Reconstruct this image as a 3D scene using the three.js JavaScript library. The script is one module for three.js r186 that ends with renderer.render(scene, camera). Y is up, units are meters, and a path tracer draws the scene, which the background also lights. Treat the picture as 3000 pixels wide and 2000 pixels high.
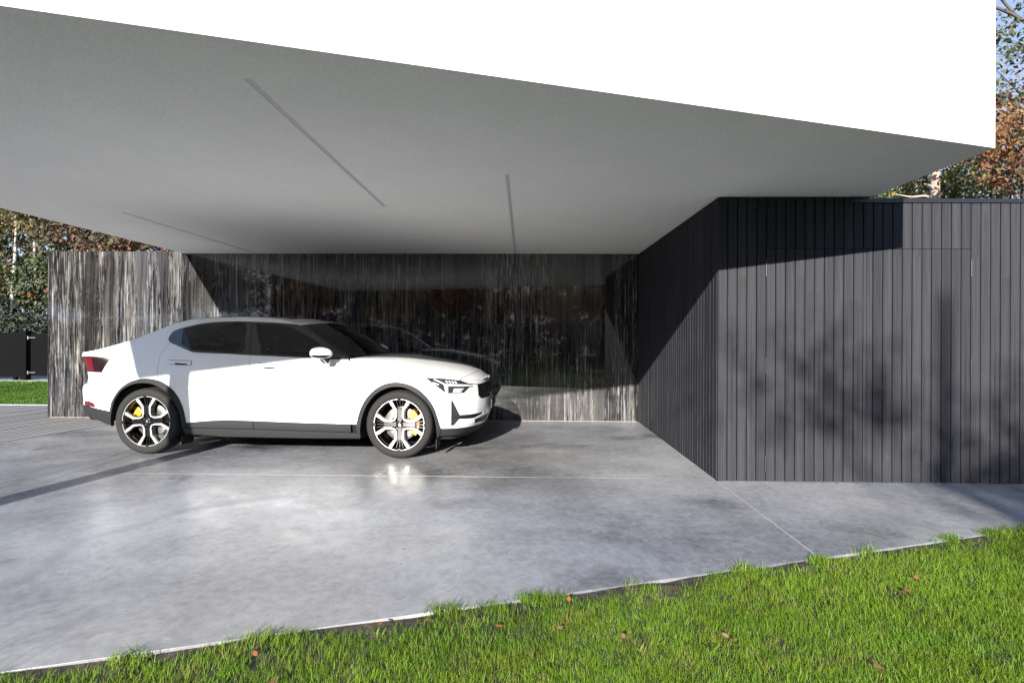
import * as THREE from 'three';
import { mergeGeometries } from 'three/addons/utils/BufferGeometryUtils.js';
import { RoundedBoxGeometry } from 'three/addons/geometries/RoundedBoxGeometry.js';

// ---------------------------------------------------------------- camera, sky, sun, exposure
const scene = new THREE.Scene();
const camera = new THREE.PerspectiveCamera(64.01, 1.5, 0.05, 900);
camera.position.set(0, 1.28, 0);
camera.rotation.order = 'YXZ';
camera.rotation.set(0, THREE.MathUtils.degToRad(1.25), 0.004);
camera.setViewOffset(3000, 2000, 0, 17, 3000, 2000);      // shifted lens: the horizon lies a little above the middle
const SUN_AZ = THREE.MathUtils.degToRad(12.8), SUN_EL = THREE.MathUtils.degToRad(21.2);
const toSun = new THREE.Vector3(-Math.sin(SUN_AZ) * Math.cos(SUN_EL), Math.sin(SUN_EL), Math.cos(SUN_AZ) * Math.cos(SUN_EL));
{ // clear autumn sky: pale towards the horizon, deeper overhead, a soft brightening round the sun
  const w = 512, h = 256, d = new Float32Array(w * h * 4), v = new THREE.Vector3();
  for (let j = 0; j < h; j++) for (let i = 0; i < w; i++) {
    const el = ((j + 0.5) / h - 0.5) * Math.PI, az = ((i + 0.5) / w - 0.5) * 2 * Math.PI;
    v.set(Math.cos(az) * Math.cos(el), Math.sin(el), Math.sin(az) * Math.cos(el));
    const t = Math.pow(Math.max(0, v.y), 0.55), c = Math.max(0, v.dot(toSun)), g = 0.10 * Math.pow(c, 6) + 0.25 * Math.pow(c, 60), k = (j * w + i) * 4;
    d[k] = 0.30 + (0.085 - 0.30) * t + g; d[k + 1] = 0.345 + (0.150 - 0.345) * t + g * 0.93; d[k + 2] = 0.42 + (0.31 - 0.42) * t + g * 0.8; d[k + 3] = 1;
  }
  const t = new THREE.DataTexture(d, w, h, THREE.RGBAFormat, THREE.FloatType); t.mapping = THREE.EquirectangularReflectionMapping; t.magFilter = t.minFilter = THREE.LinearFilter; t.needsUpdate = true;
  scene.background = t; scene.environment = t;
}
const sun = new THREE.DirectionalLight(new THREE.Color(1, 0.95, 0.87), 4.5);
sun.name = 'sun';
sun.position.copy(toSun).multiplyScalar(60);
sun.target.position.set(0, 0, -5);
sun.castShadow = true;
sun.shadow.mapSize.set(4096, 4096);
Object.assign(sun.shadow.camera, { left: -40, right: 40, top: 40, bottom: -40, near: 1, far: 160 });
sun.shadow.radius = 1;
scene.add(sun, sun.target);
const renderer = new THREE.WebGLRenderer({ antialias: true });
renderer.toneMapping = THREE.LinearToneMapping;
renderer.toneMappingExposure = 2.8;
renderer.shadowMap.enabled = true;

// ---------------------------------------------------------------- helpers
let seedState = 1234567;
const rnd = () => { seedState |= 0; seedState = (seedState + 0x6D2B79F5) | 0; let t = Math.imul(seedState ^ (seedState >>> 15), 1 | seedState); t = (t + Math.imul(t ^ (t >>> 7), 61 | t)) ^ t; return ((t ^ (t >>> 14)) >>> 0) / 4294967296; };
const rr = (a, b) => a + (b - a) * rnd();
const gauss = () => (rnd() + rnd() + rnd() + rnd() - 2) * 0.87;
const pick = (a) => a[Math.min(a.length - 1, Math.floor(rnd() * a.length))];
const clamp = (x, a, b) => Math.max(a, Math.min(b, x));
const sstep = (a, b, x) => { const t = clamp((x - a) / (b - a), 0, 1); return t * t * (3 - 2 * t); };
const lin = (xs, ys, x) => { if (x <= xs[0]) return ys[0]; for (let i = 1; i < xs.length; i++) if (x <= xs[i]) return ys[i - 1] + (ys[i] - ys[i - 1]) * (x - xs[i - 1]) / (xs[i] - xs[i - 1]); return ys[ys.length - 1]; };
const PERM = new Float32Array(65536); for (let i = 0; i < 65536; i++) PERM[i] = rnd();
const hash2 = (ix, iy) => PERM[(Math.imul(ix, 374761) + Math.imul(iy, 668265) + ((ix * iy) & 255) * 7919) & 65535];
function vnoise(x, y) {
  const ix = Math.floor(x), iy = Math.floor(y); let fx = x - ix, fy = y - iy; fx = fx * fx * (3 - 2 * fx); fy = fy * fy * (3 - 2 * fy);
  const a = hash2(ix, iy), b = hash2(ix + 1, iy), c = hash2(ix, iy + 1), d = hash2(ix + 1, iy + 1);
  return a + (b - a) * fx + (c - a) * fy + (a - b - c + d) * fx * fy;
}
function fbm(x, y, o = 4) { let s = 0, a = 0.5, n = 0; for (let i = 0; i < o; i++) { s += a * vnoise(x + i * 17.3, y + i * 9.1); n += a; a *= 0.5; x *= 2.03; y *= 2.03; } return s / n; }
function tex(w, h, fn, srgb, wrap = THREE.RepeatWrapping) {       // fn(u, v) -> [r, g, b] 0..1
  const d = new Uint8Array(w * h * 4);
  for (let j = 0; j < h; j++) for (let i = 0; i < w; i++) { const c = fn((i + 0.5) / w, (j + 0.5) / h), k = (j * w + i) * 4; d[k] = clamp(c[0], 0, 1) * 255; d[k + 1] = clamp(c[1], 0, 1) * 255; d[k + 2] = clamp(c[2], 0, 1) * 255; d[k + 3] = 255; }
  const t = new THREE.DataTexture(d, w, h); t.magFilter = THREE.LinearFilter; t.minFilter = THREE.LinearMipmapLinearFilter; t.generateMipmaps = true; t.wrapS = t.wrapT = wrap; if (srgb) t.colorSpace = THREE.SRGBColorSpace; t.needsUpdate = true; return t;
}
const sr = (l) => (l <= 0.0031308 ? l * 12.92 : 1.055 * Math.pow(l, 1 / 2.4) - 0.055);   // linear base colour -> sRGB texel
const col = (r, g, b) => new THREE.Color().setRGB(r, g === undefined ? r : g, b === undefined ? r : b);
const std = (o) => new THREE.MeshStandardMaterial({ roughness: 0.7, ...o });
const phys = (o) => new THREE.MeshPhysicalMaterial({ roughness: 0.5, ...o });
const taken = {};
const numbered = (n) => { const k = taken[n] || 0; taken[n] = k + 1; return k ? n + '_' + String(k).padStart(3, '0') : n; };
function mesh(name, geo, mat, parent) { const m = new THREE.Mesh(geo, mat); m.name = name; m.castShadow = m.receiveShadow = true; (parent || scene).add(m); return m; }
function tag(o, label, category, group) { o.userData.label = label; o.userData.category = category; if (group) o.userData.group = group; return o; }
function thing(name, label, category, pos = [0, 0, 0], turn = 0, group) { const g = new THREE.Group(); g.name = numbered(name); g.position.set(...pos); g.rotation.y = turn; scene.add(g); return tag(g, label, category, group); }
function part(name, parent) { const g = new THREE.Group(); g.name = name; parent.add(g); return g; }
function struct(name, geo, mat, label) { const m = mesh(numbered(name), geo, mat); m.userData.kind = 'structure'; if (label) m.userData.label = label; return m; }
function buf(pos, idx, nor, uv, colr) { const g = new THREE.BufferGeometry(); g.setAttribute('position', new THREE.Float32BufferAttribute(pos, 3)); if (uv) g.setAttribute('uv', new THREE.Float32BufferAttribute(uv, 2)); if (colr) g.setAttribute('color', new THREE.Float32BufferAttribute(colr, 3)); if (idx) g.setIndex(idx); if (nor) g.setAttribute('normal', new THREE.Float32BufferAttribute(nor, 3)); else g.computeVertexNormals(); return g; }
const boxAt = (x0, x1, y0, y1, z0, z1) => { const g = new THREE.BoxGeometry(Math.abs(x1 - x0), Math.abs(y1 - y0), Math.abs(z1 - z0)); g.translate((x0 + x1) / 2, (y0 + y1) / 2, (z0 + z1) / 2); return g; };
const rbox = (w, h, d, r, s = 2) => new RoundedBoxGeometry(w, h, d, s, r);
function uvBy(g, fn) { const p = g.attributes.position, n = g.attributes.normal, a = new Float32Array(p.count * 2); for (let i = 0; i < p.count; i++) { const r = fn(p.getX(i), p.getY(i), p.getZ(i), n.getX(i), n.getY(i), n.getZ(i)); a[2 * i] = r[0]; a[2 * i + 1] = r[1]; } g.setAttribute('uv', new THREE.BufferAttribute(a, 2)); return g; }
const merge = (a) => mergeGeometries(a.map((g) => { const h = g.index ? g.toNonIndexed() : g; for (const k of Object.keys(h.attributes)) if (!['position', 'normal', 'uv'].includes(k)) h.deleteAttribute(k); if (!h.attributes.uv) uvBy(h, () => [0, 0]); return h; }));
// a sheet of ground: plan polygon [[x, z] ...] extruded downwards from y
function plate(poly, y, thick, bevel = 0, holes = []) {
  const sh = new THREE.Shape(poly.map(([x, z]) => new THREE.Vector2(x, -z)));
  for (const h of holes) sh.holes.push(new THREE.Path(h.map(([x, z]) => new THREE.Vector2(x, -z))));
  const g = new THREE.ExtrudeGeometry(sh, { depth: thick - 2 * bevel, bevelEnabled: bevel > 0, bevelThickness: bevel, bevelSize: bevel, bevelOffset: -bevel, bevelSegments: 2, steps: 1 });
  g.rotateX(-Math.PI / 2); g.translate(0, y - thick + bevel, 0);
  return g;
}

// ---------------------------------------------------------------- the setting
const MZ = -8.226, SX = 1.715, BZ = -4.866, H = 2.515;                   // marble face, timber side face, timber front face, soffit height
const frontZ = (x) => -2.078 - 0.3194 * (x + 1.806);                      // edge of the concrete, parallel to the front of the storey above
const deckX = (z) => -6.17 - 0.2316 * (z + 6.305);                       // edge between deck and concrete

// concrete: cloudy power-floated surface
const concreteHeight = (x, y) => fbm(x * 1.2, y * 1.2, 4);
const concTex = tex(2048, 2048, (u, v) => {
  const x = u * 13.5, y = v * 13.5;
  const cloud = fbm(x * 0.55, y * 0.55, 5), mott = fbm(x * 2.6 + 11, y * 2.6, 4), fine = fbm(x * 30, y * 30, 3), speck = vnoise(x * 150, y * 150);
  const th = fbm(x * 0.8 + 70, y * 0.8, 2) * 9, c = Math.cos(th), s = Math.sin(th), trowel = fbm((x * c + y * s) * 30, (y * c - x * s) * 3.2, 3);
  let a = 0.232 + (cloud - 0.5) * 0.27 + (mott - 0.5) * 0.15 + (trowel - 0.5) * 0.075 + (fine - 0.5) * 0.11 + (speck - 0.5) * 0.04;
  a -= sstep(0.60, 0.78, fbm(x * 1.1 + 60, y * 1.5, 5)) * 0.085;                               // damp-looking patches
  a -= sstep(0.90, 0.96, vnoise(x * 30, y * 30)) * sstep(0.5, 0.7, fbm(x * 1.7 + 5, y * 1.7 + 9, 2)) * 0.07;   // pores
  { // one old curved drag mark across the slab
    const wx = x - 7.7, wz = -(y - 0.03 * 13.5), dz = [[-2.6, -2.77], [-2.67, -3.03], [-2.74, -3.33], [-2.6, -3.56], [-2.47, -3.9], [-1.9, -4.3]]; let dm = 9;
    if (wx > -3.3 && wx < -1.3 && wz > -4.9 && wz < -2.3) for (let i = 0; i < dz.length - 1; i++) { const [ax, az] = dz[i], [bx, bz] = dz[i + 1], t = clamp(((wx - ax) * (bx - ax) + (wz - az) * (bz - az)) / ((bx - ax) ** 2 + (bz - az) ** 2), 0, 1); dm = Math.min(dm, Math.hypot(wx - ax - (bx - ax) * t, wz - az - (bz - az) * t)); }
    a -= sstep(0.11, 0.0, dm + (mott - 0.5) * 0.12) * 0.07 * (0.4 + fine);
  }
  a = clamp(a, 0.06, 0.45);
  const k = (fbm(x * 0.45 + 40, y * 0.5 + 7, 3) - 0.5) * 0.17;
  return [sr(a * (0.975 + k)), sr(a * (0.99 + k * 0.4)), sr(a * (1.045 - k))];
}, true, THREE.MirroredRepeatWrapping);
const concRough = tex(1024, 1024, (u, v) => { const x = u * 13.5, y = v * 13.5; const c = 0.385 + (fbm(x * 0.9 + 5, y * 0.9, 4) - 0.5) * 0.34 + (fbm(x * 9, y * 9, 3) - 0.5) * 0.2; return [c, c, c]; }, false, THREE.MirroredRepeatWrapping);
const concBump = tex(1024, 1024, (u, v) => { const x = u * 9, y = v * 9; const c = fbm(x * 16, y * 16, 4) * 0.6 + fbm(x * 2.5, y * 2.5, 3) * 0.4; return [c, c, c]; }, false, THREE.MirroredRepeatWrapping);
for (const t of [concTex, concRough]) { t.repeat.set(1 / 13.5, 1 / 13.5); t.offset.set(7.7 / 13.5, 0.03); }
concBump.repeat.set(1 / 9, 1 / 9); concBump.offset.set(0.43, 0.1);
const concrete = phys({ specularIntensity: 0.9, map: concTex, roughnessMap: concRough, roughness: 1, bumpMap: concBump, bumpScale: 0.0025 });
const sealant = std({ color: col(0.40, 0.40, 0.38), roughness: 0.8 });
const drive = new THREE.Group(); drive.name = 'driveway'; drive.userData.kind = 'structure'; scene.add(drive);
const J1 = -4.33, J2 = -4.155, JZ = -4.945, G = 0.003;
const X_R = 11;
const panels = [
  [[deckX(MZ) + 0.02, MZ], [J1 - G, MZ], [J1 - G, frontZ(J1)], [-7.6, frontZ(-7.6)], [deckX(-1.5) + 0.02, -1.5]],
  [[J1 + G, MZ], [J2 - G, MZ], [J2 - G, frontZ(J2)], [J1 + G, frontZ(J1)]],
  [[J2 + G, JZ + G], [SX + 0.005 - G, JZ + G], [SX + 0.005 - G, frontZ(SX)], [J2 + G, frontZ(J2)]],
  [[J2 + G, MZ], [SX + 0.03, MZ], [SX + 0.03, JZ - G], [J2 + G, JZ - G]],
  [[SX + 0.005 + G, BZ - 0.03], [X_R, BZ - 0.03], [X_R, frontZ(X_R) > BZ - 0.02 ? frontZ(X_R) : BZ - 0.02], [(BZ - 0.04 + 2.078) / -0.3194 - 1.806, BZ - 0.025], [SX + 0.005 + G, frontZ(SX)]],
];
panels[4] = [[SX + 0.005 + G, BZ - 0.03], [6.8, BZ - 0.03], [6.8, frontZ(6.8)], [SX + 0.005 + G, frontZ(SX)]];
for (const p of panels) mesh('concrete_slab', plate(p, 0, 0.16, 0.0018), concrete, drive);
mesh('joint_sealant', merge([boxAt(-0.4, SX, -0.02, -0.0012, JZ - G + 0.0002, JZ + G - 0.0002), boxAt(SX + 0.005 - G + 0.0002, SX + 0.005 + G - 0.0002, -0.02, -0.0012, BZ, frontZ(SX) - 0.03)]), sealant, drive);

// ground under everything, soil by the lawn edge
const soilTex = tex(512, 512, (u, v) => { const x = u * 2, y = v * 2; const n = fbm(x * 18, y * 18, 4), m = fbm(x * 3 + 9, y * 3, 3), s = vnoise(x * 90, y * 90); const a = 0.032 + (n - 0.5) * 0.06 + (m - 0.5) * 0.04 + (s > 0.86 ? 0.05 : 0); return [sr(clamp(a * 1.25, 0.01, 1)), sr(clamp(a * 0.95, 0.01, 1)), sr(clamp(a * 0.7, 0.01, 1))]; }, true);
const soilBump = tex(512, 512, (u, v) => { const n = fbm(u * 36, v * 36, 5); return [n, n, n]; }, false);
for (const t of [soilTex, soilBump]) t.repeat.set(0.5, 0.5);
const soil = std({ map: soilTex, bumpMap: soilBump, bumpScale: 0.02, roughness: 1 });
const farGround = new THREE.PlaneGeometry(700, 700, 1, 1); farGround.rotateX(-Math.PI / 2); farGround.translate(0, -0.13, -60);
struct('ground', uvBy(farGround, (x, y, z) => [x, z]), soil);
{ // bumpy soil bed of the front lawn
  const nx = 150, nz = 110, pos = [], uv = [], idx = [];
  for (let j = 0; j <= nz; j++) for (let i = 0; i <= nx; i++) {
    const x = -9 + 19 * i / nx, t = j / nz, z = frontZ(x) + 0.004 + t * t * 9;
    pos.push(x, -0.008 + (fbm(x * 5, z * 5, 4) - 0.5) * 0.03 * sstep(0, 0.15, z - frontZ(x)) + (fbm(x * 7 + 3, z * 2, 3) - 0.52) * 0.03 * sstep(0.12, 0, z - frontZ(x)), z); uv.push(x, z);
    if (i < nx && j < nz) { const a = j * (nx + 1) + i; idx.push(a, a + nx + 1, a + 1, a + 1, a + nx + 1, a + nx + 2); }
  }
  struct('lawn_soil', buf(pos, idx, null, uv), soil);
}
const turfTex = tex(512, 512, (u, v) => { const n = fbm(u * 40, v * 90, 3), m = fbm(u * 6, v * 6, 3); const a = 0.055 + (n - 0.5) * 0.06 + (m - 0.5) * 0.03; return [sr(a * 0.8), sr(a * 1.35), sr(a * 0.25)]; }, true);
turfTex.repeat.set(0.5, 0.5);
const turf = std({ map: turfTex, roughness: 1 });
struct('back_lawn', uvBy(plate([[-40, -9.66], [-7.0, -9.66], [-4, -9.66], [-4, -14.55], [-40, -14.55]], -0.03, 0.05), (x, y, z) => [x, z]), turf);
struct('lawn_kerb', boxAt(-40, -4, -0.12, 0.006, -9.655, -9.61), std({ color: col(0.5, 0.49, 0.46), roughness: 0.9 }));
struct('garden_path', uvBy(plate([[-60, -14.6], [-4, -14.6], [-4, -19], [-60, -19]], -0.01, 0.08), (x, y, z) => [x, z]), std({ color: col(0.36, 0.35, 0.33), roughness: 1, bumpMap: soilBump, bumpScale: 0.01 }));

// ---------------------------------------------------------------- slatted deck
const deckTex = tex(256, 512, (u, v) => { const n = fbm(u * 22, v * 3, 4), s = fbm(u * 60, v * 8, 2); const a = 0.25 + (n - 0.5) * 0.2 + (s - 0.5) * 0.1; return [sr(a * 1.02), sr(a), sr(a * 0.96)]; }, true);
const deckMats = [1, 0.86, 1.1, 0.95].map((k) => std({ map: deckTex, color: col(Math.min(1, k * 0.9)), roughness: 0.85 }));
{
  const deck = thing('timber_deck', 'weathered grey slatted timber deck running past the end of the marble wall', 'deck');
  const z0 = -9.6, z1 = -1.2, w = 0.078, pitch = 0.1236;
  const x0 = deckX(z0), x1 = deckX(z1);
  const g = plate([[x0 - w, z0], [x0, z0], [x1, z1], [x1 - w, z1]], 0, 0.035, 0.002);
  uvBy(g, (x, y, z) => [(x - deckX(z)) * 3, z * 0.7]);
  for (let k = 0; k < 60; k++) { const m = mesh('plank', g, deckMats[Math.floor(rnd() * 4)], deck); m.position.set(-0.03 - k * pitch, rr(-0.0015, 0.0015), 0); }
  const joistMat = std({ color: col(0.03), roughness: 0.95 });
  for (let z = z0 + 0.3; z < z1; z += 0.6) mesh('joist', boxAt(deckX(z) - 7.4, deckX(z) - 0.05, -0.125, -0.038, z - 0.03, z + 0.03), joistMat, deck);
}

// ---------------------------------------------------------------- marble wall
const marbleTex = (() => {          // dark stone with bands and thousands of fine vertical veins
  const W = 2048, Hh = 1024, n = W * Hh, lum = new Float32Array(n), warm = new Float32Array(n);
  for (let j = 0; j < Hh; j++) for (let i = 0; i < W; i++) {
    const x = (i + .5) / W * 9.05, y = (j + .5) / Hh * 2.56, X = x + (fbm(x * 0.7, y * 0.6, 3) - 0.5) * 0.12 + (fbm(x * 4, y * 1.6 + 4, 2) - 0.5) * 0.02;
    const band = fbm(X * 5.5 + 2, y * 0.16, 3), mid = fbm(X * 17, y * 0.45 + 3, 3), fine = fbm(X * 70, y * 1.8, 2), cloud = fbm(x * 1.3 + 20, y * 1.1, 3);
    lum[j * W + i] = clamp(0.018 + 0.046 * sstep(0.38, 0.64, 0.6 * band + 0.4 * mid) * sstep(0.25, 0.7, cloud) + 0.032 * (fine - 0.45), 0.006, 1);
    warm[j * W + i] = sstep(0.47, 0.60, fbm(X * 4.1 + 14, y * 0.2, 3)) * 0.75;
  }
  const N = 34000;
  for (let q = 0; q < N; q++) {
    const x = rnd() * 9.05, y0 = rr(-.4, 2.5), dens = 0.55 * fbm(x * 6.1 + 5, y0 * .25 + 1.5, 3) + 0.45 * fbm(x * 1.3 + 9, y0 * .6, 2);
    if (rnd() > sstep(0.36, 0.64, dens) + .05) continue;
    const dark = rnd() < .36, len = Math.pow(rnd(), 2) * .8 + 0.05, wd = Math.min(Math.pow(rnd(), 3) * 0.0065 + 0.0018, len * .03), str = dark ? -.035 : 0.012 + 0.20 * Math.pow(rnd(), 4.2), ph = rnd() * 50, wob = rr(.002, .014), colr = rnd() < .25;
    const ja = Math.max(0, Math.floor(y0 / 2.56 * Hh)), jb = Math.min(Hh - 1, Math.ceil((y0 + len) / 2.56 * Hh));
    for (let j = ja; j <= jb; j++) {
      const y = (j + .5) / Hh * 2.56, t = (y - y0) / len, env = Math.pow(Math.sin(Math.PI * clamp(t, 0, 1)), .5) * (0.2 + 1.2 * vnoise(ph, y * 14)), cx = x + (vnoise(ph + 7, y * 2.6) - .5) * wob * 2, w = Math.max(wd * (0.5 + vnoise(ph + 13, y * 9)), 0.0026);
      const ia = Math.max(0, Math.floor((cx - 1.7 * w) / 9.05 * W)), ib = Math.min(W - 1, Math.ceil((cx + 1.7 * w) / 9.05 * W));
      for (let i = ia; i <= ib; i++) { const d = ((i + .5) / W * 9.05 - cx) / w, k = j * W + i, s = str * env * Math.exp(-d * d); lum[k] = clamp(lum[k] + s, 0.007, 0.23); if (colr) warm[k] = Math.min(1, warm[k] + Math.abs(s) * 3); else if (!dark) warm[k] *= 1 - Math.min(.8, s * 5); }
    }
  }
  for (let q = 0; q < 190; q++) {      // short stray cracks across the grain
    let x = rnd() * 9.05, y = rnd() * 2.56, a = rr(-1.2, 1.2) + (rnd() < .5 ? 0 : Math.PI); const L = rr(10, 70), s = rr(.02, .09);
    for (let k = 0; k < L; k++) { a += gauss() * .35; x += Math.cos(a) * .0035; y += Math.sin(a) * .0028; const i = Math.floor(x / 9.05 * W), j = Math.floor(y / 2.56 * Hh); if (i > 0 && i < W - 1 && j > 0 && j < Hh - 1) lum[j * W + i] = Math.min(.3, lum[j * W + i] + s * rr(.4, 1)); }
  }
  return tex(W, Hh, (u, v) => { const k = Math.floor(v * Hh) * W + Math.floor(u * W), a = lum[k], w = warm[k] * 0.19; return [sr(a * (1 + w * .6)), sr(a * (1.005 + w * .15)), sr(a * (1.06 - w * .5))]; }, true, THREE.ClampToEdgeWrapping);
})();
const marble = phys({ map: marbleTex, roughness: 0.025, specularIntensity: 1, ior: 1.8 });
{
  const w = thing('marble_wall', 'long polished dark marble wall with vertical white veins beside the white car', 'wall', [-2.8, 0, MZ - 0.13]);
  const g = rbox(9.05, 2.545, 0.26, 0.004); g.translate(0.0105, 1.2725, 0);
  mesh('stone_slab', uvBy(g, (x, y, z, nx) => (Math.abs(nx) > 0.6 ? [(z + 0.13) * 0.1, y / 2.56] : [(x + 4.52) / 9.05, y / 2.56])), marble, w);
  mesh('base_strip', boxAt(-4.46, 4.49, 0.0005, 0.006, 0.131, 0.150), std({ color: col(0.33, 0.27, 0.22), roughness: 0.8 }), w);
}

// ---------------------------------------------------------------- white storey above
const plasterBump = tex(1024, 1024, (u, v) => { const n = fbm(u * 170, v * 170, 3) * 0.75 + fbm(u * 26, v * 26, 3) * 0.25; return [n, n, n]; }, false);
plasterBump.repeat.set(0.5, 0.5);
const plasterTex = tex(1024, 1024, (u, v) => { const n = fbm(u * 260, v * 260, 2), m = fbm(u * 7, v * 7, 4); const a = 0.85 + (n - 0.5) * 0.13 + (m - 0.5) * 0.05; return [sr(a), sr(a), sr(a * 0.985)]; }, true);
plasterTex.repeat.set(0.5, 0.5);
const plaster = std({ map: plasterTex, bumpMap: plasterBump, bumpScale: 0.0035, roughness: 0.95 });
{
  const st = thing('upper_storey', 'white rendered upper storey overhanging the parked car and the driveway', 'building');
  const plan = [[-5.23, -12], [3.065, -12], [3.065, frontZ(3.065) + 0.01], [-5.10, frontZ(-5.10) + 0.01]];
  const slots = [[-1.355, -1.329, -5.215, -2.61], [-0.146, -0.120, MZ + 0.002, -4.18], [-4.090, -4.064, MZ + 0.002, -5.45]];
  const holes = slots.map(([a, b, c, d]) => [[a, c], [b, c], [b, d], [a, d]]);
  const lower = plate(plan, H + 0.06, 0.06, 0, holes), upper = plate(plan, H + 3.6, 3.54);
  const g = merge([lower, upper]); g.computeVertexNormals();
  mesh('rendered_shell', uvBy(g, (x, y, z, nx, ny) => (Math.abs(ny) > 0.5 ? [x, z] : [x + z * 0.3, y])), plaster, st);
  for (const [a, b, c, d] of slots) {
    const s = part('light_slot', st);
    mesh('diffuser', boxAt(a + 0.002, b - 0.002, H + 0.0006, H + 0.05, c + 0.002, d - 0.002), std({ color: col(0.60), roughness: 0.5 }), s);
    mesh('channel', merge([boxAt(a - 0.0005, a + 0.0015, H - 0.0015, H + 0.05, c, d), boxAt(b - 0.0015, b + 0.0005, H - 0.0015, H + 0.05, c, d)]), std({ color: col(0.42), roughness: 0.5 }), s);
  }
}
{
  const p = thing('storey_post', 'slim black square post carrying the front corner of the white storey', 'post', [-4.545, 0, -1.45]);
  const g = rbox(0.2, H - 0.002, 0.2, 0.006); g.translate(0, H / 2, 0);
  mesh('shaft', g, std({ color: col(0.03), roughness: 0.6 }), p);
  const b = rbox(0.3, 0.012, 0.3, 0.003); b.translate(0, 0.006, 0); mesh('base_plate', b, std({ color: col(0.05), roughness: 0.5, metalness: 0.6 }), p);
}

// ---------------------------------------------------------------- black timber volume
const boardTex = tex(512, 1024, (u, v) => {
  const x = u * 0.5, y = v * 2.6;
  const grain = fbm(x * 150 + fbm(x * 8, y * 0.8, 2) * 3, y * 1.1, 4), fine = fbm(x * 520, y * 7, 2), knot = sstep(0.8, 0.95, vnoise(x * 30, y * 1.6));
  const a = 0.037 + (grain - 0.5) * 0.028 + (fine - 0.5) * 0.024 - knot * 0.010 + sstep(0.93, 0.97, vnoise(x * 190, y * 60)) * 0.02;
  return [sr(clamp(a * 0.96, 0.008, 1)), sr(clamp(a * 0.98, 0.008, 1)), sr(clamp(a * 1.12, 0.008, 1))];
}, true);
const boardBump = tex(512, 1024, (u, v) => { const x = u * 0.5, y = v * 2.6; const c = fbm(x * 260, y * 1.6, 3); return [c, c, c]; }, false);
const boardMats = []; for (let i = 0; i < 6; i++) boardMats.push(phys({ specularIntensity: 0.35, map: boardTex, color: col([0.98, 0.88, 0.95, 0.9, 0.76, 0.86][i], [0.97, 0.88, 0.95, 0.9, 0.76, 0.87][i], [0.98, 0.9, 0.95, 0.92, 0.79, 0.9][i]), roughness: 0.75, bumpMap: boardBump, bumpScale: 0.0012 }));
const PITCH = 0.0846;
function boardGeo(w, h, t = 0.021, c = 0.0025) {      // board standing on y = 0, face towards +z at z = 0
  const s = new THREE.Shape([[-w / 2, t], [-w / 2, c], [-w / 2 + c, 0], [w / 2 - c, 0], [w / 2, c], [w / 2, t]].map((p) => new THREE.Vector2(...p)));
  const g = new THREE.ExtrudeGeometry(s, { depth: h, bevelEnabled: false }); g.rotateX(-Math.PI / 2);
  return g;
}
const boardVariants = (w, h, c) => [0, 1, 2, 3, 4].map((k) => uvBy(boardGeo(w, h, 0.021, c), (x, y, z) => [(x + z) * 2 + k * 0.197, y / 2.6 + k * 0.31]));
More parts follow.
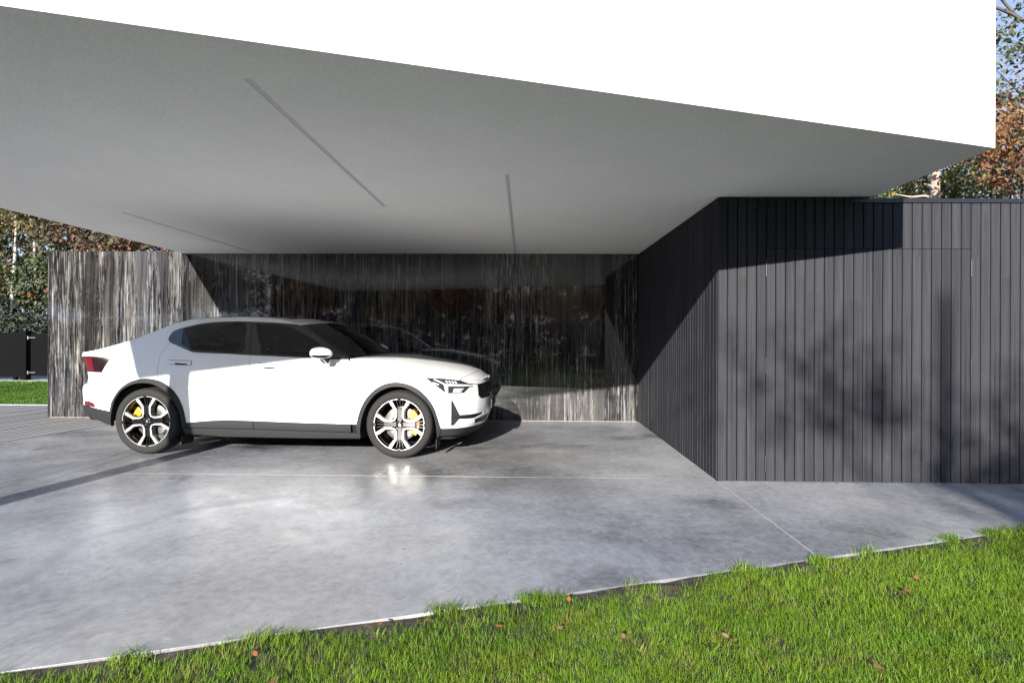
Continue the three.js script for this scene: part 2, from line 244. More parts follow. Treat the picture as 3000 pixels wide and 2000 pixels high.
{
  const vol = thing('timber_store', 'black vertical board clad store with a flush double door under the white storey', 'building', [SX, 0, BZ]);
  const xr = 6.8 - SX, back = MZ - BZ;                                    // local extent
  const dark = std({ color: col(0.008), roughness: 1 });
  mesh('wall_core', merge([boxAt(0.03, xr, 0.01, 2.44, -0.06, -0.024), boxAt(0.024, 0.06, 0.01, 2.50, back + 0.003, -0.062), boxAt(xr - 0.04, xr, 0.01, 2.44, back, -0.06)]), dark, vol);
  mesh('roof_deck', boxAt(0.06, xr, 2.40, 2.435, back, -0.062), std({ color: col(0.03), roughness: 0.9 }), vol);
  const doorTop = 2.052, y0 = 0.008;
  const full = boardVariants(PITCH - 0.0085, 2.462 - y0), tall = boardVariants(PITCH - 0.0085, H - 0.004 - y0), over = boardVariants(PITCH - 0.0085, 2.462 - doorTop - 0.004), overTall = boardVariants(PITCH - 0.0085, H - 0.004 - doorTop - 0.004), leafB = boardVariants(PITCH - 0.0085, doorTop - y0), half = boardVariants(0.026, doorTop - y0), narrow = boardVariants(PITCH - 0.0345, doorTop - y0);
  const mat = () => boardMats[Math.floor(rnd() * 6)], vr = (a) => a[Math.floor(rnd() * 5)];
  const doorL = part('door', vol), doorR = part('door', vol);
  const n = Math.floor(xr / PITCH);
  for (let k = 0; k < n; k++) {
    const x = (k + 0.5) * PITCH, under = SX + x < 2.99;
    const put = (g, parent, y, dx = 0) => { const m = mesh('board', g, mat(), parent); m.position.set(x + dx, y, rr(-0.0012, 0.0012)); return m; };
    if (k < 5 || k > 25) put(vr(under ? tall : full), vol, y0);
    else {
      put(vr(under ? overTall : over), vol, doorTop + 0.004);
      if (k === 15) { put(vr(half), doorL, y0, -0.028); put(vr(narrow), doorR, y0, 0.0125); } else put(vr(leafB), k < 15 ? doorL : doorR, y0);
    }
  }
  const side = boardVariants(PITCH - 0.012, H - 0.004 - y0, 0.0065);
  const m2 = Math.floor(-back / PITCH);
  for (let k = 0; k < m2; k++) { const m = mesh('board', vr(side), mat(), vol); m.rotation.y = -Math.PI / 2; m.position.set(0.0 + rr(-0.001, 0.001), y0, -0.024 - (k + 0.5) * ((-back - 0.024) / m2)); }
  // hinges: slim stainless knuckles
  const steel = std({ color: col(0.07), roughness: 0.42, metalness: 0.9 });
  const hg = merge([-1, 0, 1].map((k) => { const c = new THREE.CylinderGeometry(0.0075, 0.0075, 0.047, 12); c.translate(0, k * 0.049, 0); return c; }));
  const plateG = rbox(0.02, 0.15, 0.004, 0.001);
  for (const [door, hx] of [[doorL, 5 * PITCH - 0.003], [doorR, 26 * PITCH - 0.001]]) for (const hy of [1.88, 1.02, 0.165]) { const h = mesh('hinge', hg, steel, door); h.position.set(hx, hy, 0.006); }
  // metal coping along the open part, falling slightly
  const cop = merge([boxAt(2.99 - SX - 0.12, xr + 0.02, 2.466, 2.500, -0.10, 0.012), boxAt(2.99 - SX - 0.12, xr + 0.02, 2.5, 2.504, -0.09, 0.004)]);
  const c = mesh('coping', cop, std({ color: col(0.018, 0.02, 0.03), roughness: 0.35, metalness: 0.3 }), vol);
  c.rotation.z = -0.004;
}

// ---------------------------------------------------------------- the car
const CAR_L = [];
{
  // plan contour of the body from tail centre round the side to nose centre, and how far each height is drawn in from it
  const CP = [[-2.345, 0], [-2.337, .31], [-2.29, .59], [-2.165, .785], [-1.89, .876], [-1.3675, .905], [-.6, .9], [0, .9], [.6, .902], [1.1, .908], [1.45, .902], [1.75, .865], [1.98, .775], [2.12, .63], [2.2, .42], [2.235, .2], [2.245, 0]];
  const ext = [[CP[1][0], -CP[1][1]], ...CP, [CP[CP.length - 2][0], -CP[CP.length - 2][1]]], BX = [], BZc = [], BL = [0];
  for (let i = 1; i < ext.length - 2; i++) for (let k = 0; k < 40; k++) { const u = k / 40, c = [0, 1].map((d) => { const [p0, p1, p2, p3] = [ext[i - 1][d], ext[i][d], ext[i + 1][d], ext[i + 2][d]]; return 0.5 * (2 * p1 + (p2 - p0) * u + (2 * p0 - 5 * p1 + 4 * p2 - p3) * u * u + (3 * p1 - p0 - 3 * p2 + p3) * u ** 3); }); BX.push(c[0]); BZc.push(c[1]); }
  BX.push(2.245); BZc.push(0);
  for (let i = 1; i < BX.length; i++) BL.push(BL[i - 1] + Math.hypot(BX[i] - BX[i - 1], BZc[i] - BZc[i - 1]));
  const LEN = BL[BL.length - 1];
  const find = (s) => { let a = 0, b = BL.length - 1; while (b - a > 1) { const m = (a + b) >> 1; if (BL[m] <= s) a = m; else b = m; } return [a, clamp((s - BL[a]) / (BL[a + 1] - BL[a]), 0, 1)]; };
  const baseAt = (s) => { if (s < 0) { const [x, z] = baseAt(-s); return [x, -z]; } if (s > LEN) { const [x, z] = baseAt(2 * LEN - s); return [x, -z]; } const [i, t] = find(s); return [BX[i] + (BX[i + 1] - BX[i]) * t, BZc[i] + (BZc[i + 1] - BZc[i]) * t]; };
  const YS = [.12, .2, .3, .42, .55, .7, .76, .82, .88, .95, 1.04, 1.14, 1.25, 1.36, 1.42, 1.46, 1.5];
  const ROW = { rear: [.16, .10, .04, .010, .004, .000, .050, .045, .036, .014, -.012, .03, .12, .30, .40, .50, .60], rq: [.10, .06, .03, .012, .005, .004, .010, .016, .034, .066, .110, .165, .228, .300, .340, .375, .42], door: [.09, .055, .03, .028, .012, .000, .001, .006, .020, .046, .076, .118, .165, .215, .250, .285, .34], fend: [.09, .05, .02, .008, .004, .004, .010, .020, .045, .085, .130, .170, .200, .250, .300, .350, .40], front: [.20, .12, .05, .01, .000, .020, .036, .060, .100, .150, .190, .230, .300, .400, .500, .600, .70] };
  const SLOPE = {}; for (const k in ROW) SLOPE[k] = ROW[k].map((v, i, a) => { const i0 = Math.max(0, i - 1), i1 = Math.min(a.length - 1, i + 1); return (a[i1] - a[i0]) / (YS[i1] - YS[i0]); });
  const STN = [[0, 'rear'], [0.885, 'rear'], [1.408, 'rq'], [2.208, 'door'], [3.71, 'door'], [4.31, 'fend'], [4.922, 'fend'], [5.24, 'front'], [LEN, 'front']];
  const rowAt = (k, y) => { let i = 0; while (i < YS.length - 2 && y > YS[i + 1]) i++; const h = YS[i + 1] - YS[i], t = clamp((y - YS[i]) / h, 0, 1), r = ROW[k], m = SLOPE[k]; return r[i] * (2 * t ** 3 - 3 * t * t + 1) + m[i] * h * (t ** 3 - 2 * t * t + t) + r[i + 1] * (3 * t * t - 2 * t ** 3) + m[i + 1] * h * (t ** 3 - t * t); };
  const insetAt = (s, y) => { s = clamp(s < 0 ? -s : s > LEN ? 2 * LEN - s : s, 0, LEN); let j = 0; while (j < STN.length - 2 && s >= STN[j + 1][0]) j++; let t = clamp((s - STN[j][0]) / (STN[j + 1][0] - STN[j][0]), 0, 1); t = t * t * (3 - 2 * t); const a = rowAt(STN[j][1], y), b = rowAt(STN[j + 1][1], y); return a + (b - a) * t; };
  const surf = (s, y, off = 0) => { const e = 0.03, [x0, z0] = baseAt(s - e), [x1, z1] = baseAt(s + e), [x, z] = baseAt(s), l = Math.hypot(x1 - x0, z1 - z0) || 1, nx = -(z1 - z0) / l, nz = (x1 - x0) / l, d = insetAt(s, y) - off; return [x - nx * d, y, z - nz * d]; };
  const normalAt = (s, y) => { const e = 0.006, a = surf(s - e, y), b = surf(s + e, y), c = surf(s, y - e), d = surf(s, y + e); const u = [b[0] - a[0], b[1] - a[1], b[2] - a[2]], v = [d[0] - c[0], d[1] - c[1], d[2] - c[2]]; const n = [u[1] * v[2] - u[2] * v[1], u[2] * v[0] - u[0] * v[2], u[0] * v[1] - u[1] * v[0]], l = Math.hypot(...n) || 1; return [n[0] / l, n[1] / l, n[2] / l]; };
  // smooth curve through points
  const curve = (pts, n = 6) => { const out = []; for (let i = 0; i < pts.length - 1; i++) { const p0 = pts[Math.max(0, i - 1)], p1 = pts[i], p2 = pts[i + 1], p3 = pts[Math.min(pts.length - 1, i + 2)]; for (let k = 0; k < n; k++) { const u = k / n; out.push([0, 1].map((d) => 0.5 * (2 * p1[d] + (p2[d] - p0[d]) * u + (2 * p0[d] - 5 * p1[d] + 4 * p2[d] - p3[d]) * u * u + (3 * p1[d] - p0[d] - 3 * p2[d] + p3[d]) * u ** 3))); } } out.push(pts[pts.length - 1]); return out; };
  const rev = (a) => a.slice().reverse();
  const area = (p) => p.reduce((s, [x, y], i) => { const [u, v] = p[(i + 1) % p.length]; return s + x * v - u * y; }, 0) / 2;
  const clean = (p) => p.filter(([x, y], i) => { const [u, v] = p[(i + p.length - 1) % p.length]; return Math.hypot(x - u, y - v) > 1e-4; });
  const shrink = (poly, g) => { let p = clean(poly); if (area(p) < 0) p = rev(p); if (!g) return p; return p.map(([x, y], i) => { const [a, b] = p[(i + p.length - 1) % p.length], [c, d] = p[(i + 1) % p.length]; let n1 = [-(y - b), x - a], n2 = [-(d - y), c - x]; const l1 = Math.hypot(...n1), l2 = Math.hypot(...n2); n1 = [n1[0] / l1, n1[1] / l1]; n2 = [n2[0] / l2, n2[1] / l2]; const m = [n1[0] + n2[0], n1[1] + n2[1]], k = Math.max(0.35, (m[0] * m[0] + m[1] * m[1]) / 2); return [x + m[0] / k * g, y + m[1] / k * g]; }); };
  const dense = (p, e) => { const o = []; p.forEach(([x, y], i) => { const [u, v] = p[(i + 1) % p.length], n = Math.max(1, Math.ceil(Math.hypot(u - x, v - y) / e)); for (let k = 0; k < n; k++) o.push([x + (u - x) * k / n, y + (v - y) * k / n]); }); return o; };
  // a sheet of bodywork: outline in (distance round the plan, height), laid on the body surface, with returned edges
  function sheet(poly, { off = 0, thick = 0.012, gap = 0, holes = [], side = 1, edge = 0.045, uvOn = false } = {}) {
    const outer = dense(shrink(poly, gap), edge).map((p) => new THREE.Vector2(...p)), hs = holes.map((h) => rev(dense(shrink(h, -0.0005), edge)).map((p) => new THREE.Vector2(...p)));
    let P = [...outer, ...hs.flat()].map((v) => [v.x, v.y]), T = THREE.ShapeUtils.triangulateShape(outer, hs).map((t) => [...t]);
    for (let round = 0; round < 7; round++) {
      const mid = new Map(), get = (a, b) => { const [x, y] = P[a], [u, v] = P[b]; if (Math.hypot(x - u, y - v) < edge * 1.5) return -1; const k = a < b ? a + '_' + b : b + '_' + a; if (!mid.has(k)) { mid.set(k, P.length); P.push([(x + u) / 2, (y + v) / 2]); } return mid.get(k); };
      const N = [];
      for (const [a, b, c] of T) { const x = get(a, b), y = get(b, c), z = get(c, a), n = (x >= 0) + (y >= 0) + (z >= 0);
        if (n === 0) N.push([a, b, c]);
        else if (n === 3) N.push([a, x, z], [x, b, y], [z, y, c], [x, y, z]);
        else if (n === 1) { if (x >= 0) N.push([a, x, c], [x, b, c]); else if (y >= 0) N.push([a, b, y], [a, y, c]); else N.push([a, b, z], [z, b, c]); }
        else if (x < 0) N.push([c, z, y], [a, b, y], [a, y, z]); else if (y < 0) N.push([a, x, z], [x, b, c], [x, c, z]); else N.push([b, y, x], [a, x, y], [a, y, c]); }
      T = N; if (!mid.size) break;
    }
    const pos = [], nor = [], idx = [], uv = [];
    for (const [s, y] of P) { const p = surf(s, y, off), n = normalAt(s, y); pos.push(p[0], p[1], p[2] * side); nor.push(n[0], n[1], n[2] * side); uv.push(s, y); }
    const put = (a, b, c) => (side > 0 ? idx.push(a, b, c) : idx.push(a, c, b));
    const cnt = new Map(); for (const [a, b, c] of T) { put(a, b, c); for (const [p, q] of [[a, b], [b, c], [c, a]]) cnt.set(p + '_' + q, [p, q]); }
    if (thick) for (const [p, q] of cnt.values()) if (!cnt.has(q + '_' + p)) {
      const k = pos.length / 3, [s0, y0] = P[p], [s1, y1] = P[q]; let en = [y1 - y0, -(s1 - s0)]; const l = Math.hypot(...en); en = [en[0] / l, en[1] / l];
      for (const [s, y] of [P[p], P[q]]) for (const o of [off, off - thick]) { const w = surf(s, y, o); pos.push(w[0], w[1], w[2] * side); const f = surf(s + en[0] * 0.01, y + en[1] * 0.01, off), g = surf(s, y, off), d = [f[0] - g[0], f[1] - g[1], (f[2] - g[2]) * side], m = Math.hypot(...d) || 1; nor.push(d[0] / m, d[1] / m, d[2] / m); uv.push(s, y); }
      put(k, k + 1, k + 2); put(k + 2, k + 1, k + 3);
    }
    return buf(pos, idx, nor, uv);
  }
  // top of the body: arcs across the car between the two upper edges
  const yTop = (s) => lin([0, .5, .9, 1.019, 1.166, 1.325, 1.543, 1.728, 1.925, 2.185, 2.43, 2.6, 2.835, 3.024, 3.183, 3.229, 3.816, 4.0, 4.24, 4.617, 4.869, 5.058, 5.2, 5.4, LEN], [1.06, 1.07, 1.085, 1.105, 1.157, 1.22, 1.316, 1.388, 1.441, 1.467, 1.477, 1.477, 1.468, 1.445, 1.402, 1.388, 1.029, 1.027, 1.011, .943, .888, .822, .80, .788, .785], s);
  const yTopS = (s) => (s > 3.2 && s < 3.85 ? yTop(s) : (yTop(s - 0.06) + 2 * yTop(s) + yTop(s + 0.06)) / 4);
  const crown = (s) => lin([0, .9, 1.3, 1.9, 2.6, 3.1, 3.23, 3.5, 3.816, 4.3, 4.9, 5.06, 5.4, LEN], [0, .02, .05, .045, .022, .03, .04, .055, .03, .042, .045, .04, .012, 0], s);
  const bulge = (s) => lin([0, .9, 1.3, 1.9, 2.6, 3.1, 3.23, 3.5, 3.816, 4.3, 4.9, 5.06, 5.4, LEN], [0, -.05, -.1, -.05, 0, .10, .14, .16, .17, .09, .09, .10, .03, 0], s);
  const capP = (s, v, off = 0) => { const y = yTopS(s), e = surf(s, y), w = 1 - Math.abs(v) ** 2.3; return [e[0] + bulge(s) * w, e[1] + crown(s) * w + off, e[2] * v]; };
  function cap(s0, s1, v0, v1, { off = 0, ns = 24, nv = 24, thick = 0.01 } = {}) {
    const pos = [], nor = [], idx = [], uv = [];
    const P = (i, j) => [s0 + (s1 - s0) * i / ns, (typeof v0 === 'function' ? v0(i / ns) : v0) + ((typeof v1 === 'function' ? v1(i / ns) : v1) - (typeof v0 === 'function' ? v0(i / ns) : v0)) * j / nv];
    for (let i = 0; i <= ns; i++) for (let j = 0; j <= nv; j++) { const [s, v] = P(i, j), e = 0.008, a = capP(s - e, v), b = capP(s + e, v), c = capP(s, v - e), d = capP(s, v + e), u = [0, 1, 2].map((k) => b[k] - a[k]), w = [0, 1, 2].map((k) => d[k] - c[k]); let n = [u[1] * w[2] - u[2] * w[1], u[2] * w[0] - u[0] * w[2], u[0] * w[1] - u[1] * w[0]]; let l = Math.hypot(...n) || 1; n = n.map((q) => q / l); if (n[1] < 0) n = n.map((q) => -q); const p = capP(s, v); pos.push(p[0] + n[0] * off, p[1] + n[1] * off, p[2] + n[2] * off); nor.push(...n); uv.push(s, v); }
    const at = (i, j) => i * (nv + 1) + j;
    for (let i = 0; i < ns; i++) for (let j = 0; j < nv; j++) idx.push(at(i, j), at(i, j + 1), at(i + 1, j), at(i + 1, j), at(i, j + 1), at(i + 1, j + 1));
    // returned edges
    const ring = []; for (let j = 0; j <= nv; j++) ring.push(at(0, j)); for (let i = 1; i <= ns; i++) ring.push(at(i, nv)); for (let j = nv - 1; j >= 0; j--) ring.push(at(ns, j)); for (let i = ns - 1; i > 0; i--) ring.push(at(i, 0));
    const cen = at(ns >> 1, nv >> 1);
    if (thick) for (let k = 0; k < ring.length; k++) { const a = ring[k], b = ring[(k + 1) % ring.length], q = pos.length / 3; for (const r of [a, b]) for (const t of [0, thick]) { pos.push(pos[3 * r] - nor[3 * r] * t, pos[3 * r + 1] - nor[3 * r + 1] * t, pos[3 * r + 2] - nor[3 * r + 2] * t); const d = [pos[3 * r] - pos[3 * cen], 0, pos[3 * r + 2] - pos[3 * cen + 2]], l = Math.hypot(...d) || 1; nor.push(d[0] / l, 0, d[2] / l); uv.push(0, 0); } idx.push(q, q + 2, q + 1, q + 1, q + 2, q + 3); }
    return buf(pos, idx, nor, uv);
  }

  // materials
  const paint = phys({ color: col(0.86, 0.862, 0.865), roughness: 0.42, clearcoat: 1, clearcoatRoughness: 0.035 });
  const clad = phys({ color: col(0.020, 0.020, 0.022), roughness: 0.6, specularIntensity: 0.5 });
  const gloss = phys({ color: col(0.006), roughness: 0.12, clearcoat: 1, clearcoatRoughness: 0.03 });
  const matte = std({ color: col(0.012), roughness: 0.85 });
  const glass = phys({ color: col(0.13, 0.15, 0.14), roughness: 0.0, transmission: 1, thickness: 0, ior: 1.5 });
  const lampGlass = phys({ color: col(0.9), roughness: 0.0, transmission: 1, thickness: 0, ior: 1.5 });
  const silver = std({ color: col(0.62), roughness: 0.42, metalness: 0.85 });
  const bright = std({ color: col(0.86), roughness: 0.35, metalness: 0.2 });

  const car = thing('parked_car', 'white fastback car with grey wheel arch trim parked beside the marble wall', 'car', [-2.624, 0, -6.574], THREE.MathUtils.degToRad(-2.15));

  // outlines, traced in (distance round the plan, height)
  const archRo = curve([[1.237, .449], [1.267, .561], [1.350, .683], [1.447, .760], [1.555, .797], [1.665, .805], [1.787, .786], [1.880, .742], [1.971, .660], [2.038, .532], [2.076, .337]]);
  const archRi = curve([[1.232, .29], [1.240, .36], [1.258, .443], [1.299, .571], [1.376, .677], [1.489, .741], [1.615, .762], [1.742, .746], [1.862, .685], [1.946, .594], [2.002, .486], [2.036, .314], [2.04, .20]]);
  const archFo = curve([[3.930, .347], [3.959, .459], [4.014, .581], [4.097, .686], [4.202, .759], [4.320, .789], [4.437, .779], [4.559, .733], [4.664, .644], [4.735, .545], [4.773, .443], [4.806, .334], [4.819, .309]]);
  const archFi = curve([[3.962, .199], [3.976, .354], [4.005, .463], [4.056, .568], [4.144, .672], [4.253, .731], [4.357, .749], [4.462, .733], [4.580, .667], [4.676, .575], [4.735, .466], [4.764, .347], [4.777, .215]]);
  const cutAt = (c, f) => c.filter(f);
  const beltR = curve([[1.787, 1.197], [1.946, 1.144], [2.055, 1.105], [2.135, 1.088], [2.483, 1.075], [2.739, 1.062]], 3), beltF = curve([[2.739, 1.062], [3.015, 1.052], [3.405, 1.036], [3.682, 1.024], [3.816, 1.024]], 3);
  const dloTop = curve([[1.766, 1.220], [1.761, 1.243], [1.778, 1.299], [1.824, 1.329], [1.921, 1.358], [2.076, 1.393], [2.214, 1.412], [2.340, 1.420], [2.504, 1.424], [2.659, 1.421], [2.860, 1.414], [3.041, 1.404], [3.183, 1.391], [3.232, 1.384]], 4);
  const bgap = curve([[2.739, 1.062], [2.772, .874], [2.806, .686], [2.814, .505], [2.816, .367]], 4);
  const rgap = curve([[1.799, 1.190], [1.736, 1.069], [1.745, .960], [1.770, .83], [1.787, .786]], 5);
  const fgap = curve([[3.816, 1.026], [3.846, .930], [3.871, .696], [3.871, .347]], 5);
  const cladTop = curve([[2.076, .337], [2.30, .360], [2.537, .371], [2.816, .367], [3.3, .355], [3.871, .347], [3.930, .346]], 4);
  const cladBot = curve([[2.04, .285], [2.816, .281], [3.322, .272], [3.871, .262], [3.964, .258]], 3);
  const between = (c, a, b) => c.filter(([s]) => s >= a - 1e-6 && s <= b + 1e-6);
  const tops = (a, b, n = 40) => { const o = []; for (let i = 0; i <= n; i++) { const s = a + (b - a) * i / n; o.push([s, yTopS(s)]); } return o; };
  const fenderTop = curve([[3.836, .972], [4.248, .958], [4.622, .902], [4.82, .858], [5.04, .812]], 6);
  const lampTop = [[4.651, .841], [4.852, .828], [5.045, .804]], lampBot = [[4.718, .795], [4.836, .703], [4.878, .677], [5.079, .673], [5.175, .727], [5.259, .726]];
  const headlamp = [[4.651, .841], [4.852, .828], [5.045, .804], [5.159, .764], [5.263, .754], [5.259, .726], [5.175, .727], [5.079, .673], [4.878, .677], [4.836, .703], [4.718, .795]];
  const taillamp = [[.30, 1.035], [.70, 1.036], [.965, 1.042], [1.199, 1.032], [1.095, .861], [.90, .862], [.80, .93], [.72, .985], [.30, .99]];
  const intake = [[4.924, .600], [4.940, .598], [5.024, .443], [5.238, .436], [5.440, .436], [5.440, .41], [5.251, .388], [5.024, .398], [4.961, .334], [4.926, .337]];
  const grilleSide = [[5.335, .742], [5.318, .627], [5.375, .592], [LEN, .575], [LEN, .748]];
  for (const side of [1, -1]) {
    const add = (name, poly, mat, o = {}, parent = car) => mesh(name, sheet(poly, { side, ...o }), mat, parent);
    const far = side < 0 ? 0.08 : 0.045, g = 0.0022, base = { gap: g, edge: far };
    // painted panels
    const archQ = archRo.filter(([s, y]) => s < 1.787 || y > .786).filter(([s]) => s <= 1.787);
    const quarter = add('rear_quarter', [...rev(tops(0.80, 3.232, 50)), [.80, .742], [1.0, .742], [1.12, .70], [1.2, .58], ...archQ, ...rev(rgap), ...dloTop.slice(1)], paint, { ...base, holes: [[[.81, 1.034], [.965, 1.04], [1.197, 1.03], [1.095, .864], [.81, .866]]] });
    const bumperR = add('rear_bumper', [[0, .738], [.80, .738], [1.0, .738], [1.12, .696], [1.2, .576], [1.237, .449], [1.082, .472], [.935, .499], [.6, .505], [0, .505]], paint, base);
    add('rear_bumper_trim', [[0, .502], [.6, .502], [.935, .496], [1.082, .469], [1.235, .446], [1.250, .40], [1.232, .29], [1.15, .31], [1.061, .345], [.952, .385], [.6, .36], [0, .36]], clad, { ...base, thick: 0.03 });
    add('reflector', [[.86, .552], [.944, .553], [1.019, .535], [1.053, .487], [.948, .501], [.86, .505]], phys({ color: col(0.09, 0.004, 0.006), roughness: 0.25, clearcoat: 1 }), { off: 0.004, edge: far, thick: 0.01 }, bumperR);
    const rd = add('rear_door', [...rgap, ...archRo.filter(([s, y]) => s > 1.787), ...between(cladTop, 2.08, 2.80), ...rev(bgap), ...rev(beltR)], paint, base);
    const fd = add('front_door', [...bgap, ...between(cladTop, 2.83, 3.86), ...rev(fgap), ...rev(beltF)], paint, base);
    add('front_fender', [...fgap, [3.930, .346], ...archFo.filter(([s]) => s < 4.664), [4.664, .644], [4.70, .74], [4.716, .795], ...lampTop, ...rev(fenderTop)], paint, base);
    add('front_bumper', [[4.664, .642], ...archFo.filter(([s]) => s > 4.67), [4.827, .306], [4.999, .303], [5.318, .294], [5.6, .285], [LEN, .28], [LEN, .572], [5.374, .589], [5.315, .625], [5.33, .744], [5.263, .752], ...rev(lampBot), [4.702, .74]], paint, { ...base, holes: [intake, [[5.255, .375], [5.44, .385], [LEN - 0.002, .385], [LEN - 0.002, .318], [5.284, .322]]] });
    add('nose_panel', [[5.05, .802], [5.159, .767], [5.263, .757], [5.335, .747], [LEN, .752], ...rev(tops(5.07, LEN, 12))], paint, { ...base, gap: 0.0015 });
    add('hood_side', [...fenderTop.map(([s, y]) => [s, y + 0.004]), ...rev(tops(3.84, 5.06, 24))], paint, { ...base, gap: 0.0008 });
    // unpainted lower body
    add('arch_trim', [...archRo, [2.076, .285], [2.038, .285], ...rev(archRi.filter(([s, y]) => y > .287)), [1.237, .30]], clad, { off: 0.014, edge: far, thick: 0.03 });
    add('arch_trim', [...archFo, [4.80, .225], [4.777, .215], ...rev(archFi.filter(([s, y]) => y > .25)), [3.966, .258], [3.93, .258]], clad, { off: 0.014, edge: far, thick: 0.03 });
    add('door_trim', [[2.078, .337], ...between(cladTop, 2.09, 2.80), [2.815, .367], [2.815, .281], [2.078, .286]], clad, { ...base, off: 0.008, thick: 0.02 }, rd);
    add('door_trim', [[2.817, .367], ...between(cladTop, 2.83, 3.86), [3.869, .347], [3.869, .262], [2.817, .281]], clad, { ...base, off: 0.008, thick: 0.02 }, fd);
    add('sill', [[2.04, .282], [2.816, .278], [3.322, .269], [3.966, .256], [3.96, .196], [3.40, .187], [2.458, .190], [2.10, .215], [2.04, .22]], std({ color: col(0.017), roughness: 0.6 }), { ...base, thick: 0.06 });
    add('front_lip', [[4.822, .306], [4.999, .300], [5.318, .291], [5.6, .282], [LEN, .277], [LEN, .205], [5.544, .205], [4.957, .228], [4.779, .226]], clad, { ...base, thick: 0.05 });
    add('under_tray', [[4.79, .224], [4.957, .226], [5.544, .203], [LEN, .203], [LEN, .165], [5.5, .165], [4.9, .18], [4.80, .185]], matte, { off: -0.05, edge: far, thick: 0.05 });
    // glasshouse
    const rg = curve([[1.946, 1.171], [1.915, 1.315], [1.945, 1.347], [2.15, 1.383], [2.40, 1.398], [2.609, 1.398], [2.635, 1.25], [2.651, 1.092], [2.30, 1.103], [2.126, 1.112], [2.02, 1.142], [1.946, 1.171]], 3).slice(0, -1);
    const fg = [[2.735, 1.393], [2.95, 1.386], [3.12, 1.366], [3.20, 1.330], [3.33, 1.268], [3.481, 1.188], [3.60, 1.100], [3.612, 1.062], [3.40, 1.052], [2.862, 1.077], [2.80, 1.22]];
    add('window_frame', [[1.787, 1.200], ...dloTop, [3.232, 1.384], [3.815, 1.0265], ...rev(beltF), ...rev(beltR).slice(1, -1)], gloss, { off: -0.004, edge: 0.05, thick: 0.02, holes: [rg, fg] });
    add('window', rg, glass, { off: -0.009, thick: 0, edge: 0.05 }, rd);
    add('window', fg, glass, { off: -0.009, thick: 0, edge: 0.05 }, fd);
    add('pillar_line', [[2.678, 1.405], [2.684, 1.405], [2.742, 1.066], [2.735, 1.066]], matte, { off: -0.002, edge: 0.05, thick: 0.004 }, rd);
    // handles: raised bar over a shallow dark pocket
    for (const [door, pts, dx] of [[rd, [[1.862, 1.001], [2.112, .997], [2.116, .957], [2.09, .953], [1.875, .962]], 0], [fd, [[2.848, .974], [3.083, .966], [3.087, .925], [3.06, .921], [2.858, .929]], 0]]) {
      add('handle_gap', shrink(pts, -0.0045), matte, { off: 0.0008, edge: 0.03, thick: 0.001 }, door);
      add('handle', pts, paint, { off: 0.011, edge: 0.03, thick: 0.012 }, door);
      const s0 = pts[0][0], s1 = pts[1][0]; add('handle_pocket', [[s0 + 0.075, pts[4][1] + 0.013], [s1 - 0.035, pts[3][1] + 0.014], [s1 - 0.035, pts[3][1] + 0.002], [s0 + 0.08, pts[4][1] - 0.004]], matte, { off: 0.0125, edge: 0.03, thick: 0.002 }, door);
    }
    // lamps
    const hl = part('headlight', car);
    mesh('housing', sheet(headlamp, { side, off: -0.016, thick: 0.03, edge: 0.03 }), matte, hl);
    mesh('light_bar', merge([sheet([[4.735, .822], [4.76, .823], [4.86, .776], [5.255, .749], [5.257, .731], [4.892, .752], [4.893, .682], [4.866, .682], [4.846, .768]], { side, off: -0.008, thick: 0.006, edge: 0.03 })]), bright, hl);
    for (let k = 0; k < 4; k++) mesh('light_cell', sheet([[4.862 + k * .034, .806 - k * .003], [4.878 + k * .034, .808 - k * .003], [4.897 + k * .034, .786 - k * .003], [4.882 + k * .034, .784 - k * .003]], { side, off: -0.010, thick: 0.004, edge: 0.03 }), bright, hl);
    for (let k = 0; k < 4; k++) mesh('reflector_fin', sheet([[4.955 - k * .004, .722 - k * .011], [5.085 - k * .014, .720 - k * .011], [5.083 - k * .014, .714 - k * .011], [4.955 - k * .004, .716 - k * .011]], { side, off: -0.010, thick: 0.004, edge: 0.03 }), bright, hl);
    mesh('side_marker', sheet([[4.735, .792], [4.80, .77], [4.79, .76], [4.725, .785]], { side, off: -0.010, thick: 0.004, edge: 0.03 }), bright, hl);
    mesh('cover_glass', sheet(headlamp, { side, off: -0.0015, thick: 0, gap: 0.003, edge: 0.03 }), lampGlass, hl);
    const tl = part('taillight', car);
    mesh('lens', sheet([[.70, 1.03], [.86, 1.036], [.965, 1.040], [1.197, 1.030], [1.095, .864], [.90, .865], [.70, .868]], { side, off: 0.003, thick: 0.03, edge: 0.03 }), phys({ color: col(0.010, 0.0012, 0.002), roughness: 0.3, clearcoat: 0.4, clearcoatRoughness: 0.05 }), tl);
    mesh('light_strip', sheet([[.86, 1.022], [1.0, 1.027], [.985, .878], [.86, .877]], { side, off: 0.0055, thick: 0.004, edge: 0.03 }), phys({ color: col(0.11, 0.002, 0.006), roughness: 0.3, clearcoat: 0.4 }), tl);
    // intakes and grilles sit back in their openings
    add('intake', shrink(intake, -0.012), matte, { off: -0.03, edge: 0.03, thick: 0 });
    add('intake_blade', [[4.945, .425], [5.20, .420], [5.20, .412], [4.945, .415]], clad, { off: -0.012, edge: 0.03, thick: 0.01 });
    add('grille', grilleSide, gloss, { off: -0.014, edge: 0.03, thick: 0.02 });
    for (let k = 0; k < 5; k++) add('grille_bar', [[5.345, .72 - k * .026], [LEN, .726 - k * .027], [LEN, .720 - k * .027], [5.345, .714 - k * .026]], clad, { off: -0.008, edge: 0.05, thick: 0.008 });
    add('lower_grille', [[5.25, .398], [LEN, .398], [LEN, .306], [5.27, .306]], matte, { off: -0.03, edge: 0.05, thick: 0 });
